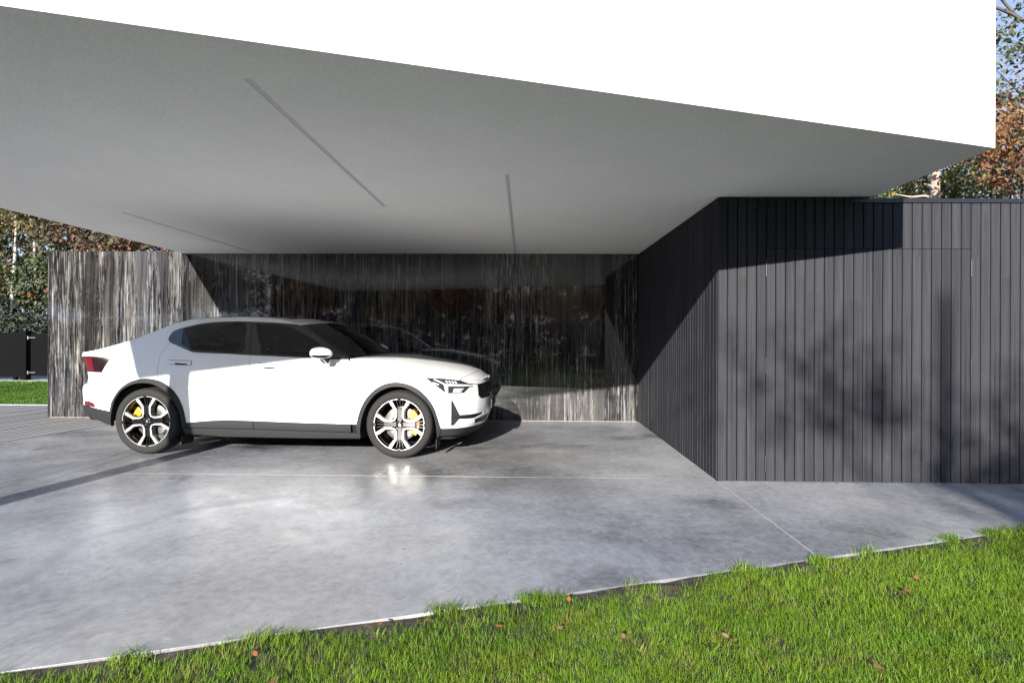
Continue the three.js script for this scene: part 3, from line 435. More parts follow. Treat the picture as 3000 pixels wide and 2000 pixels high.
    for (let k = 0; k < 3; k++) add('grille_bar', [[5.262, .380 - k * .019], [LEN, .383 - k * .019], [LEN, .376 - k * .019], [5.262, .373 - k * .019]], gloss, { off: -0.01, edge: 0.05, thick: 0.012 });
    // tail
    add('tailgate', [[0, .744], [.796, .744], ...tops(.796, 0, 10)], paint, { gap: 0, edge: 0.06 });
    mesh('light_strip', sheet([[0, 1.0], [.796, 1.0], [.796, .968], [0, .968]], { side, off: 0.004, thick: 0.01, edge: 0.06 }), phys({ color: col(0.12, 0.005, 0.008), roughness: 0.1, clearcoat: 1 }), tl);
    // dark carcass behind the panels so that gaps read dark
    const inner = std({ color: col(0.006), roughness: 1 });
    add('carcass', [[.0, .34], [1.16, .34], [1.19, .5], ...archRo.map(([s, y]) => [s, y + 0.012]), [2.10, .25], [3.90, .25], ...archFo.map(([s, y]) => [s, y + 0.012]), [4.86, .26], [LEN, .26], [LEN, .56], [5.30, .60], [5.28, .745], [5.0, .79], [4.66, .86], [4.24, .93], [3.83, .98], [2.74, 1.04], [2.1, 1.07], [1.74, 1.18], [1.5, 1.2], [1.02, 1.05], [0, 1.02]], inner, { off: -0.035, edge: 0.09, thick: 0 });
    // mirror
    const mir = part('door_mirror', car); mir.scale.z = side;
    {
      const g0 = new THREE.SphereGeometry(1, 28, 20), p = g0.attributes.position;
      for (let i = 0; i < p.count; i++) { let x = p.getX(i), y = p.getY(i), z = p.getZ(i); const sx = Math.sign(x) * Math.abs(x) ** 0.8, sy = Math.sign(y) * Math.abs(y) ** 0.8; y = sy > 0 ? sy * (0.072 - 0.02 * Math.max(0, x)) : sy * 0.052; p.setXYZ(i, sx * 0.108 + (x < 0 ? 0 : 0.012) * sx, y, z * 0.085 * (z > 0 ? 1 : 1.1)); }
      g0.computeVertexNormals(); const a = g0.toNonIndexed();
      const up = [], dn = []; const q = a.attributes.position.array; for (let i = 0; i < q.length; i += 9) ((q[i + 1] + q[i + 4] + q[i + 7]) / 3 > -0.012 ? up : dn).push(...q.slice(i, i + 9));
      const mk = (arr) => { const g1 = buf(arr, null); return g1; };
      const ga = mk(up), gb = mk(dn); for (const gg of [ga, gb]) gg.computeVertexNormals();
      const smooth = (gg) => { const pp = gg.attributes.position, nn = gg.attributes.normal; for (let i = 0; i < pp.count; i++) { const v = new THREE.Vector3(pp.getX(i) / 0.012, pp.getY(i) / 0.0045, pp.getZ(i) / 0.0072).normalize(); nn.setXYZ(i, v.x, v.y, v.z); } return gg; };
      const cap1 = mesh('mirror_cap', smooth(ga), paint, mir), low = mesh('mirror_base', smooth(gb), gloss, mir);
      cap1.position.set(0.578, 1.088, 1.0); low.position.set(0.578, 1.088, 1.0);
      const st = new THREE.CatmullRomCurve3([[0.625, 1.045, 0.995], [0.64, 1.01, 0.965], [0.625, .992, 0.92], [0.60, .985, 0.86]].map((v) => new THREE.Vector3(...v)));
      const sg = new THREE.TubeGeometry(st, 10, 0.026, 10); mesh('mirror_arm', sg, gloss, mir);
    }
  }
  // top skin
  const W = (o) => o;
  mesh('tailgate_top', cap(0, 1.30, -1, 1, { ns: 20 }), paint, car);
  for (const sd of [-1, 1]) mesh('roof_rail', cap(1.30, 3.235, sd < 0 ? -1 : (t) => lin([0, .35, .6, 1], [.9, .86, .82, .80], t), sd < 0 ? (t) => -lin([0, .35, .6, 1], [.9, .86, .82, .80], t) : 1, { ns: 44, nv: 5 }), paint, car);
  const edgeV = (a, b) => (t) => lin([0, .35, .6, 1], [.9, .86, .82, .80], (a + (b - a) * t - 1.30) / 1.935);
  const strip = (name, a, b, m, off = 0) => mesh(name, cap(a, b, (t) => -edgeV(a, b)(t) + 0.006, (t) => edgeV(a, b)(t) - 0.006, { ns: 20, off }), m, car);
  strip('rear_window', 1.305, 1.88, glass, -0.002); strip('roof_header', 1.885, 2.02, gloss, -0.002); strip('roof_glass', 2.025, 3.02, gloss, -0.003); strip('roof_header', 3.025, 3.235, paint, -0.001);
  const antenna = new THREE.ConeGeometry(0.02, 0.03, 8); antenna.scale(3.4, 1, 0.6); antenna.translate(-0.98, yTop(2.0) + crown(2.0) + 0.010, 0); mesh('antenna', antenna, gloss, car);
  mesh('windscreen', cap(3.238, 3.80, -0.955, 0.955, { ns: 24, off: -0.001, thick: 0 }), glass, car);
  for (const sd of [-1, 1]) mesh('windscreen_pillar', cap(3.238, 3.815, sd < 0 ? -1 : 0.955, sd < 0 ? -0.955 : 1, { ns: 20, nv: 3, off: 0.002, thick: 0.02 }), gloss, car);
  mesh('cowl', cap(3.802, 3.855, -0.99, 0.99, { ns: 4, off: -0.006 }), matte, car);
  mesh('hood', cap(3.86, 5.052, -1, 1, { ns: 30, nv: 36 }), paint, car);
  mesh('nose_top', cap(5.06, LEN, -1, 1, { ns: 14, nv: 24 }), paint, car);
  { // emblem on the nose: two small bright strokes, and the number plate holder
    const em = []; for (const k of [-1, 1]) { const p = capP(5.36, 0), b = rbox(0.028, 0.004, 0.012, 0.0015, 1); b.rotateY(k * 0.55); b.translate(p[0] - 0.012 + k * 0.022, p[1] + 0.006 - k * 0.010, 0); em.push(b); }
    mesh('emblem', merge(em), silver, car);
    const pl = rbox(0.012, 0.115, 0.52, 0.004); pl.translate(2.262, 0.505, 0); const ph = mesh('plate_holder', pl, matte, car);
    const rim = rbox(0.006, 0.10, 0.006, 0.002, 1); rim.translate(2.2665, 0.505, 0.252); mesh('plate_edge', rim, bright, ph);
  }
  // interior
  const trim = std({ color: col(0.02), roughness: 0.9 }), seatM = std({ color: col(0.03, 0.032, 0.034), roughness: 0.85 });
  mesh('floor_pan', merge([boxAt(-0.93, 0.9, .165, .46, -.74, .74), boxAt(-2.02, -.93, .30, .50, -.56, .56), boxAt(.9, 2.0, .20, .70, -.52, .52), boxAt(-2.1, -1.8, .34, .9, -.6, .6), boxAt(-1.85, -0.95, .5, .86, -.56, .56)]), matte, car);
  mesh('dashboard', merge([boxAt(.50, .88, .62, .93, -.70, .70), boxAt(.30, .52, .80, .955, -.69, .69)]), trim, car);
  const sw = new THREE.TorusGeometry(0.17, 0.014, 8, 24); sw.rotateY(Math.PI / 2); sw.rotateZ(-0.4); sw.translate(0.22, .90, -.36); mesh('steering_wheel', sw, trim, car);
  for (const sz of [-.36, .36]) { const st = part('front_seat', car); const c = rbox(.48, .16, .50, .06, 3); c.translate(-.16, .54, sz); const b = rbox(.14, .62, .48, .06, 3); b.rotateZ(0.26); b.translate(-.44, .86, sz); const h = rbox(.10, .17, .26, .045, 3); h.rotateZ(.2); h.translate(-.545, 1.235, sz); mesh('cushion', c, seatM, st); mesh('seat_back', b, seatM, st); mesh('headrest', h, seatM, st); }
  { const st = part('rear_seat', car); const c = rbox(.46, .14, 1.28, .05, 3); c.translate(-.98, .55, 0); const b = rbox(.14, .58, 1.28, .05, 3); b.rotateZ(.4); b.translate(-1.26, .86, 0); mesh('cushion', c, seatM, st); mesh('seat_back', b, seatM, st); for (const z of [-.4, .4]) { const h = rbox(.09, .13, .24, .04, 3); h.translate(-1.40, 1.17, z); mesh('headrest', h, seatM, st); } }
  // wheel wells
  for (const [wx, r] of [[-1.3675, .398], [1.3675, .398]]) for (const sd of [-1, 1]) {
    const arch = new THREE.Shape(); arch.absarc(0, 0, r, 0, Math.PI, false); arch.lineTo(-r, -.12); arch.lineTo(r, -.12);
    const d = new THREE.ShapeGeometry(arch, 24); d.translate(0, 0, -0.199);
    const c = new THREE.CylinderGeometry(r, r, .36, 40, 1, true, -Math.PI / 2, Math.PI); c.rotateX(-Math.PI / 2); c.translate(0, 0, -.02);
    const g = merge([c, d]); g.rotateZ(0); const m = mesh('wheel_well', g, matte, car); m.position.set(wx, .36, sd * .69); if (sd < 0) m.rotation.y = Math.PI;
  }
  // wheels
  const rubber = std({ color: col(0.014, 0.0137, 0.013), roughness: 0.85 });
  function tyreGeo() {
    const prof = [[.262, -.105], [.272, -.116], [.300, -.1225], [.325, -.119], [.340, -.109], [.348, -.094], [.3515, -.07], [.352, -.047], [.344, -.046], [.344, -.038], [.352, -.037], [.352, -.005], [.344, -.004], [.344, .004], [.352, .005], [.352, .037], [.344, .038], [.344, .046], [.352, .047], [.3515, .07], [.348, .094], [.340, .109], [.325, .119], [.309, .1225], [.307, .1212], [.303, .1212], [.300, .1228], [.288, .1215], [.272, .116], [.264, .106]];
    const N = 288, pos = [], idx = [], uv = [];
    for (let i = 0; i <= N; i++) { const a = i / N * Math.PI * 2, blk = (i % 4 === 0); prof.forEach(([r, z], k) => { let R = r; if (blk && Math.abs(z) > .06 && r > .338) R = r - .006; pos.push(Math.cos(a) * R, Math.sin(a) * R, z); uv.push(i / N, k / prof.length); }); }
    const n = prof.length; for (let i = 0; i < N; i++) for (let k = 0; k < n - 1; k++) { const a = i * n + k, b = a + n; idx.push(a, b, a + 1, a + 1, b, b + 1); }
    return buf(pos, idx, null, uv);
  }
  const lathe = (pts, seg = 72) => { const g = new THREE.LatheGeometry(pts.map(([r, z]) => new THREE.Vector2(r, z)), seg); g.rotateX(Math.PI / 2); return g; };
  const ribbon = (pts, ws, d, bev = 0.002) => { const L = [], R = []; pts.forEach(([x, y], i) => { const [a, b] = pts[Math.max(0, i - 1)], [c, e] = pts[Math.min(pts.length - 1, i + 1)]; let n = [-(e - b), c - a]; const l = Math.hypot(...n), w = ws[i] / 2; n = [n[0] / l * w, n[1] / l * w]; L.push(new THREE.Vector2(x + n[0], y + n[1])); R.push(new THREE.Vector2(x - n[0], y - n[1])); }); return new THREE.ExtrudeGeometry(new THREE.Shape([...L, ...R.reverse()]), { depth: d, bevelEnabled: true, bevelThickness: bev, bevelSize: bev, bevelOffset: -bev, bevelSegments: 1, curveSegments: 4 }); };
  const rimBlack = phys({ color: col(0.004), roughness: 0.18, clearcoat: 1, clearcoatRoughness: 0.04 });
  const discM = std({ color: col(0.20, 0.19, 0.175), roughness: 0.35, metalness: 0.7 }), ochre = phys({ color: col(0.62, 0.30, 0.012), roughness: 0.35, clearcoat: 0.6 });
  const tyreG = tyreGeo();
  const barrel = lathe([[.264, .106], [.262, .098], [.250, .088], [.243, .06], [.236, -.02], [.236, -.105], [.262, -.11]]);
  const lipArc = (a0, a1) => { const s = new THREE.Shape(); s.absarc(0, 0, .2705, a0, a1, false); s.absarc(0, 0, .2615, a1, a0, true); const g = new THREE.ExtrudeGeometry(s, { depth: .006, bevelEnabled: false, curveSegments: 24 }); g.translate(0, 0, .103); return g; };
  const uG = ribbon([[.112, .262], [.074, .205], [.040, .155], [.036, .080], [.048, .049], [.080, .036], [.155, .040], [.205, .074], [.262, .112]], [.034, .031, .024, .017, .014, .017, .024, .031, .034], .012);
  uG.translate(0, 0, .083);
  const uBack = ribbon([[.118, .258], [.078, .203], [.044, .156], [.040, .082], [.050, .050], [.082, .040], [.156, .044], [.203, .078], [.258, .118]], [.046, .042, .036, .03, .027, .03, .036, .042, .046], .034, 0.003); uBack.translate(0, 0, .046);
  const barG = merge([ribbon([[.03, 0], [.165, 0]], [.046, .050], .03), ribbon([[.15, .014], [.262, .040]], [.010, .010], .02), ribbon([[.15, 0], [.262, 0]], [.010, .010], .02), ribbon([[.15, -.014], [.262, -.040]], [.010, .010], .02)]); barG.translate(0, 0, .052);
  const tabG = rbox(.022, .03, .012, .003, 1); tabG.translate(.258, 0, .098);
  const hubG = merge([lathe([[0, .094], [.030, .093], [.037, .088], [.039, .07], [.062, .06], [.062, .02]], 40)]);
  const chev = (k) => { const s = new THREE.Shape([[-.011, .004], [0, .016], [.011, .004], [.006, .002], [0, .008], [-.006, .002]].map(([x, y]) => new THREE.Vector2(x, y * k))); const g = new THREE.ExtrudeGeometry(s, { depth: .002, bevelEnabled: false }); g.translate(0, 0, .0935); return g; };
  const boltG = merge([0, 1, 2, 3, 4].map((k) => { const g = new THREE.CylinderGeometry(.009, .009, .012, 6); g.rotateX(Math.PI / 2); const a = k * 1.2566 + .3; g.translate(Math.cos(a) * .054, Math.sin(a) * .054, .064); return g; }));
  const discG = lathe([[.07, -.005], [.07, .022], [.178, .022], [.178, -.008], [.07, -.008]], 64);
  const dotG = []; for (let k = 0; k < 44; k++) { const g = new THREE.CylinderGeometry(.0035, .0035, .002, 8); g.rotateX(Math.PI / 2); const a = k / 44 * 6.283, r = [.105, .128, .151, .166][k % 4]; g.translate(Math.cos(a) * r, Math.sin(a) * r, .0235); dotG.push(g); }
  const discHoles = merge(dotG);
  const caliper = (a0, a1, r0, r1) => { const s = new THREE.Shape(); s.absarc(0, 0, r1, a0, a1, false); s.absarc(0, 0, r0, a1, a0, true); const g = new THREE.ExtrudeGeometry(s, { depth: .05, bevelEnabled: true, bevelSize: .006, bevelThickness: .006, bevelSegments: 2, curveSegments: 12 }); g.translate(0, 0, -.004); return g; };
  for (const [wx, isF] of [[-1.3675, 0], [1.3675, 1]]) for (const sd of [1, -1]) {
    const w = part('wheel', car); w.position.set(wx, .352, sd * .787); if (sd < 0) w.rotation.y = Math.PI;
    mesh('tyre', tyreG, rubber, w);
    mesh('rim', barrel, rimBlack, w);
    const spin = isF ? 0 : 0.06;
    for (let k = 0; k < 4; k++) {
      const q = k * Math.PI / 2 + spin;
      mesh('spoke', uG, silver, w).rotation.z = q; mesh('spoke_back', uBack, rimBlack, w).rotation.z = q;
      mesh('spoke_bar', barG, rimBlack, w).rotation.z = q; mesh('rim_tab', tabG, rimBlack, w).rotation.z = q;
      mesh('rim_lip', lipArc(0.065, Math.PI / 2 - 0.065), silver, w).rotation.z = q;
    }
    mesh('hub', hubG, rimBlack, w); mesh('wheel_bolts', boltG, std({ color: col(.2), roughness: .4, metalness: .8 }), w);
    mesh('hub_emblem', merge([chev(1), chev(-1)]), silver, w);
    mesh('brake_disc', discG, discM, w); mesh('disc_holes', discHoles, matte, w);
    mesh('brake_caliper', merge(isF ? [caliper(-.62, -.08, .125, .196), caliper(.02, .82, .120, .198)] : [caliper(2.35, 2.75, .125, .192), caliper(2.85, 3.15, .13, .19)]), ochre, w);
    const flap = rbox(.012, .10, .20, .004); flap.translate(isF ? .385 : .375, -.20, -.02); mesh('splash_flap', flap, matte, w);
  }
}

// ---------------------------------------------------------------- black fence and gate at the end of the garden
{
  const black = phys({ color: col(0.0032, 0.0034, 0.004), roughness: 0.7, specularIntensity: 0.12 }), zinc = std({ color: col(0.35), roughness: 0.35, metalness: 0.8 });
  const panelGeo = (w, h) => { const g = rbox(w, h, 0.04, 0.006); g.translate(0, h / 2, 0); return g; };
  const FZ = -14.95;
  const fence = thing('garden_fence', 'black solid fence panel left of the gate post behind the back lawn', 'fence', [-16.6, 0, FZ]);
  { const p = mesh('panel', panelGeo(5.2, 1.22), black, fence); p.position.set(-0.02, 0.07, 0); const q = rbox(0.17, 1.36, 0.17, 0.01); q.translate(2.68, 0.68, 0); mesh('post', q, black, fence); const c = mesh('cap_rail', boxAt(-2.6, 2.58, 1.292, 1.312, -0.03, 0.03), black, fence); for (const x of [-2.5, 0, 2.4]) mesh('foot', boxAt(x - .04, x + .04, -0.01, 0.08, -.04, .04), black, fence); }
  const gate = thing('garden_gate', 'black solid swing gate with two zinc hinges beside the fence post', 'gate', [-13.82, 0, FZ]);
  { const p = mesh('leaf_panel', panelGeo(2.4, 1.18), black, gate); p.position.set(1.26, 0.10, 0); for (const y of [1.17, 0.2]) { const h = mesh('hinge', merge([rbox(0.2, 0.022, 0.012, 0.004, 1).translate(0.1, y, 0.03), new THREE.CylinderGeometry(0.022, 0.022, 0.09, 10).translate(0.0, y, 0.035)]), zinc, gate); } mesh('drop_post', boxAt(2.44, 2.5, -0.01, 1.3, -.04, .04), black, gate); }
}

// ---------------------------------------------------------------- trees
const leafMat = phys({ vertexColors: true, roughness: 0.75, transmission: 0.5, thickness: 0 });
const barkTex = tex(256, 512, (u, v) => { const n = fbm(u * 14, v * 5, 4), m = fbm(u * 40, v * 14, 2); const a = 0.085 + (n - 0.5) * 0.11 + (m - 0.5) * 0.06; return [sr(clamp(a * 1.1, .01, 1)), sr(clamp(a * 0.98, .01, 1)), sr(clamp(a * 0.82, .01, 1))]; }, true);
const bark = std({ map: barkTex, roughness: 0.95 });
const pineTex = tex(256, 512, (u, v) => { const n = fbm(u * 10, v * 24, 4), m = fbm(u * 40, v * 60, 2); const a = 0.36 + (n - 0.5) * 0.3 + (m - 0.5) * 0.1; return [sr(clamp(a, .01, 1)), sr(clamp(a, .01, 1)), sr(clamp(a * .95, .01, 1))]; }, true);
const pineBark = std({ map: pineTex, color: col(1, 0.80, 0.68), roughness: 0.95 });
const birchTex = tex(128, 512, (u, v) => { const n = fbm(u * 6, v * 60, 3), b = sstep(0.5, 0.6, fbm(u * 3 + 5, v * 26, 3)); const a = 0.42 + (n - .5) * .3 - b * 0.38; return [sr(a), sr(a * .97), sr(a * .9)]; }, true);
const birch = std({ map: birchTex, roughness: 0.9 });
function tube(pts, radii, sides = 7) {
  const c = new THREE.CatmullRomCurve3(pts.map((p) => new THREE.Vector3(...p))), n = Math.max(3, (pts.length - 1) * 4), fr = c.computeFrenetFrames(n, false), pos = [], idx = [], uv = [];
  for (let i = 0; i <= n; i++) { const t = i / n, p = c.getPointAt(t), r = lin(radii.map((_, k) => k / (radii.length - 1)), radii, t); for (let k = 0; k <= sides; k++) { const a = k / sides * 6.2832, x = Math.cos(a) * r, y = Math.sin(a) * r; pos.push(p.x + fr.normals[i].x * x + fr.binormals[i].x * y, p.y + fr.normals[i].y * x + fr.binormals[i].y * y, p.z + fr.normals[i].z * x + fr.binormals[i].z * y); uv.push(k / sides, t * 4); } }
  for (let i = 0; i < n; i++) for (let k = 0; k < sides; k++) { const a = i * (sides + 1) + k, b = a + sides + 1; idx.push(a, b, a + 1, a + 1, b, b + 1); }
  return buf(pos, idx, null, uv);
}
const P_ = { green: [.055, .095, .018], lime: [.17, .20, .03], olive: [.105, .10, .024], yellow: [.33, .24, .04], orange: [.31, .12, .022], rust: [.19, .068, .018], brown: [.12, .06, .024], dark: [.014, .024, .008], mid: [.036, .058, .014] };
// leaves gathered in twigs that fill the given ellipsoids [x, y, z, rx, ry, rz, share]
function leaves(blobs, n, size, palette, perTwig = 9, spread = 0.22, hollow = 0.35) {
  const pos = [], idx = [], colr = [], tot = blobs.reduce((s, b) => s + (b[6] || 1), 0), twigs = [];
  const keys = palette.flatMap(([k, w]) => Array(w).fill(P_[k]));
  for (const b of blobs) {
    const m = Math.round(n * (b[6] || 1) / tot / perTwig), tone = pick(keys);
    for (let q = 0; q < m; q++) {
      const d = new THREE.Vector3(gauss(), gauss(), gauss()).normalize(), r = Math.pow(hollow + (1 - hollow) * rnd(), 0.6) * rr(0.86, 1.08);
      const bump = 0.78 + 0.44 * vnoise(d.x * 2.6 + b[0], d.y * 2.6 + d.z * 1.7 + b[1]);
      const cx = b[0] + d.x * b[3] * r * bump, cy = b[1] + d.y * b[4] * r * bump, cz = b[2] + d.z * b[5] * r * bump;
      twigs.push([cx, cy, cz]);
      const own = rnd() < 0.45 ? tone : pick(keys);
      for (let k = 0; k < perTwig; k++) {
        const x = cx + gauss() * spread, y = cy + gauss() * spread * 0.8, z = cz + gauss() * spread, s = size * rr(0.6, 1.25);
        const ax = new THREE.Vector3(gauss(), gauss() - 0.35, gauss()).normalize(), no = new THREE.Vector3(gauss(), gauss() + 0.7, gauss() + 0.3).normalize(), sd = new THREE.Vector3().crossVectors(ax, no).normalize(), up = new THREE.Vector3().crossVectors(sd, ax), i0 = pos.length / 3, h = s * 0.36, f = s * 0.12;
        pos.push(x, y, z, x + ax.x * s * .5 + sd.x * h + up.x * f, y + ax.y * s * .5 + sd.y * h + up.y * f, z + ax.z * s * .5 + sd.z * h + up.z * f, x + ax.x * s, y + ax.y * s, z + ax.z * s, x + ax.x * s * .5 - sd.x * h + up.x * f, y + ax.y * s * .5 - sd.y * h + up.y * f, z + ax.z * s * .5 - sd.z * h + up.z * f);
        idx.push(i0, i0 + 1, i0 + 2, i0, i0 + 2, i0 + 3);
        const j = rr(0.7, 1.3); for (let c = 0; c < 4; c++) colr.push(own[0] * j * rr(.92, 1.08), own[1] * j, own[2] * j);
      }
    }
  }
  return { geo: buf(pos, idx, null, null, colr), twigs };
}
function tree(name, label, x, z, o) {   // o: h, r, trunk (points), blobs, n, size, palette, limbs, barkMat
  const t = thing(name, label, 'tree', [x, 0, z], 0, o.group);
  const L = leaves(o.blobs, o.n, o.size, o.palette, o.perTwig, o.spread, o.hollow);
  const lean = o.lean || [0, 0], trunkPts = [[0, -0.15, 0], [lean[0] * .3 + rr(-.05, .05), o.h * .35, lean[1] * .3], [lean[0] * .7 + rr(-.08, .08), o.h * .7, lean[1] * .7], [lean[0], o.h, lean[1]]];
  const tubes = [tube(trunkPts, [o.r * 1.15, o.r * .92, o.r * .62, o.r * .25], 10)];
  const c = new THREE.CatmullRomCurve3(trunkPts.map((p) => new THREE.Vector3(...p)));
  for (let k = 0; k < (o.limbs || 14); k++) {
    if (!L.twigs.length) break; const e = pick(L.twigs), t0 = clamp((e[1] - o.h * .12 - rr(.2, .9)) / o.h, 0.22, 0.93), b = c.getPoint(t0), m = [(b.x * .5 + e[0] * .5) + rr(-.15, .15), b.y * .45 + e[1] * .55 + rr(-.1, .25), (b.z * .5 + e[2] * .5) + rr(-.15, .15)];
    const r = o.r * rr(.16, .34) * (1.1 - t0); tubes.push(tube([[b.x, b.y, b.z], m, e], [r, r * .62, r * .12], 5));
    for (let q = 0; q < 2; q++) { const f = pick(L.twigs); if (Math.hypot(f[0] - m[0], f[1] - m[1], f[2] - m[2]) < 2.2) tubes.push(tube([m, [(m[0] + f[0]) / 2 + rr(-.1, .1), (m[1] + f[1]) / 2 + rr(0, .15), (m[2] + f[2]) / 2], f], [r * .5, r * .3, r * .08], 4)); }
  }
  for (const b of o.bare || []) tubes.push(tube(b[0], b[1], 6));
  mesh('trunk', merge(tubes), o.barkMat || bark, t);
  if (L.twigs.length) mesh('crown', L.geo, leafMat, t);
  return t;
}
const woods = 'trees beyond the garden fence';
// far left, beyond the fence: front-lit autumn wood
tree('beech_tree', 'rust and orange leaved tree above the black fence panel', -22.2, -19.5, { h: 8, r: .22, n: 17000, size: .15, limbs: 22, palette: [['orange', 3], ['rust', 3], ['olive', 3], ['brown', 2]], blobs: [[0, 5.6, .5, 2.6, 2.3, 1.6], [1.2, 3.4, .8, 2.2, 1.5, 1.2], [-1.4, 7.6, 0, 2.2, 1.6, 1.5]], barkMat: bark });
tree('oak_tree', 'green and yellow oak tree behind the black gate', -18.7, -20.5, { h: 8.4, r: .2, n: 16000, size: .15, limbs: 22, palette: [['olive', 4], ['green', 5], ['brown', 2], ['orange', 1]], blobs: [[0, 5.2, .6, 2.3, 2.2, 1.6], [-.6, 7.4, .2, 2.4, 1.6, 1.4], [.8, 3.1, 1, 1.8, 1.2, 1.1]], barkMat: bark });
tree('beech_tree', 'copper brown leaved tree beside the end of the marble wall', -15.4, -20.2, { h: 8.2, r: .2, n: 15000, size: .15, limbs: 22, palette: [['rust', 3], ['brown', 3], ['orange', 1], ['olive', 3]], blobs: [[0, 5.4, .4, 2.2, 2.1, 1.5], [.3, 3.2, .8, 1.8, 1.2, 1.1], [0, 7.5, 0, 2.2, 1.5, 1.3]], barkMat: bark });
tree('maple_tree', 'golden brown tree rising behind the marble wall', -12.2, -20.8, { h: 8, r: .18, n: 12000, size: .15, limbs: 18, palette: [['orange', 1], ['olive', 3], ['brown', 3], ['rust', 3]], blobs: [[0, 5.2, .4, 2.2, 1.9, 1.4], [.3, 7.0, 0, 2.2, 1.4, 1.3], [0, 3.3, .6, 1.8, 1.2, 1]], barkMat: bark });
for (const [x, z, h, lx, lab] of [[-18.15, -18.9, 6.6, .15, 'slim white birch trunk behind the black gate post'], [-17.5, -19.3, 6.2, -.2, 'second white birch trunk close behind the fence panel']]) tree('birch_tree', lab, x, z, { h, r: .075, lean: [lx, 0], n: 1500, size: .10, limbs: 8, palette: [['yellow', 3], ['olive', 2]], blobs: [[0, h - .6, 0, .9, 1.1, .7]], barkMat: birch });
for (const [x, z, w, lab] of [[-19.2, -18.0, 3.0, 'low dark evergreen thicket behind the black fence panel'], [-15.0, -18.2, 3.0, 'low dark evergreen thicket behind the black gate']]) {
  const t = thing('thicket', lab, 'shrub', [x, 0, z]);
  mesh('foliage', leaves([[-w * .5, .9, 0, w * .55, 1.1, .8], [w * .5, .9, .1, w * .55, 1.15, .8], [0, 1.6, -.5, w * .8, 1.1, .8]], 24000, .15, [['dark', 6], ['mid', 2]], 9, .2, .1).geo, leafMat, t);
  mesh('stems', merge([0, 1, 2, 3].map((k) => tube([[-w * .6 + k * w * .4, -.1, 0], [-w * .6 + k * w * .4 + .1, .8, .1]], [.05, .02], 5))), bark, t);
}
tree('spruce_tree', 'dark dense tree filling the back of the wood on the left', -25.5, -24, { h: 10, r: .25, n: 15000, size: .17, limbs: 12, palette: [['dark', 5], ['mid', 3], ['olive', 2]], blobs: [[0, 4, 0, 3, 3.4, 2], [2, 7.6, 0, 3, 3, 2]], barkMat: bark });
tree('spruce_tree', 'dark dense tree at the back of the wood behind the gate', -19.6, -25.5, { h: 10, r: .25, n: 15000, size: .17, limbs: 12, palette: [['dark', 5], ['mid', 3], ['olive', 2]], blobs: [[0, 4, 0, 3, 3.4, 2], [0, 8, 0, 3.2, 3, 2]], barkMat: bark });
tree('spruce_tree', 'dark dense tree at the back of the wood behind the marble wall', -13.8, -25, { h: 10, r: .25, n: 15000, size: .17, limbs: 12, palette: [['dark', 5], ['mid', 3], ['olive', 2]], blobs: [[0, 4, 0, 3, 3.4, 2], [0, 8, 0, 3.2, 3, 2]], barkMat: bark });
// right, behind the timber store
tree('oak_tree', 'tall oak with sparse dark green crown behind the black store', 14.3, -14.5, { h: 10.5, r: .3, lean: [-.6, 0], n: 5200, size: .13, limbs: 44, spread: .26, palette: [['green', 4], ['olive', 5], ['lime', 2], ['rust', 2]], blobs: [[-1.6, 8.6, 0, 1.7, 1.7, 1.3], [-2.3, 6.6, .2, 1.2, 1.2, 1], [1, 9, 0, 2, 2, 1.6]], bare: [[[[0, 5.4, 0], [-1.2, 6.6, .1], [-2.3, 7.05, .1], [-3.5, 8.1, 0]], [.10, .07, .05, .015]], [[[-.3, 8.6, 0], [-1.6, 9.6, .1], [-2.9, 10.1, 0], [-4, 10.2, 0]], [.07, .05, .03, .01]], [[[-1.6, 9.6, .1], [-2.2, 10.5, 0], [-2.6, 11.4, 0]], [.04, .02, .008]], [[[-.3, 9.4, 0], [-1.4, 11, 0], [-2.9, 11.5, .1], [-3.6, 11.3, 0]], [.06, .04, .02, .008]]] });
tree('beech_tree', 'orange leaved beech beside the corner of the white storey', 10.95, -12.2, { h: 6.4, r: .10, n: 2300, size: .12, limbs: 22, perTwig: 6, spread: .2, palette: [['orange', 6], ['rust', 3], ['yellow', 1], ['olive', 2]], blobs: [[-.05, 5.75, 0, .75, .7, .8], [-.15, 4.9, .1, .85, .4, .8, .7], [.9, 6, 0, 1, 1.1, .8]] });
tree('maple_tree', 'yellow green maple behind the roof edge of the black store', 12.7, -17.5, { h: 6.5, r: .15, n: 8000, size: .13, limbs: 26, palette: [['lime', 6], ['yellow', 2], ['olive', 3], ['green', 2]], blobs: [[0, 5.8, 0, 1.5, 1.3, 1], [-1.9, 5.3, 0, 1.3, .9, .9], [1.6, 5.6, 0, 1.3, 1.5, 1]] });
tree('oak_tree', 'olive green tree with many sky gaps behind the maple', 15.6, -20, { h: 8, r: .2, n: 6500, size: .16, limbs: 22, palette: [['lime', 3], ['olive', 4], ['yellow', 1], ['brown', 2]], blobs: [[-.6, 7.6, 0, 2, 1.7, 1.2], [-1.2, 5.3, 0, 2, 1.2, 1], [-4.2, 5.8, 0, 1.6, 1.3, 1]] });
tree('pine_tree', 'straight pine with pale pink trunk behind the black store', 11.28, -15.2, { h: 13, r: .135, n: 4000, size: .16, limbs: 5, palette: [['green', 3], ['mid', 3]], blobs: [[0, 12, 0, 1.6, 1.4, 1.6]], barkMat: pineBark, bare: [[[[0, 5.0, 0], [-.35, 5.12, .1], [-.75, 5.1, .1], [-1.1, 5.2, 0]], [.05, .035, .025, .01]], [[[0, 5.2, 0], [-.22, 5.4, .1], [-.4, 5.45, .1]], [.04, .03, .012]]] });
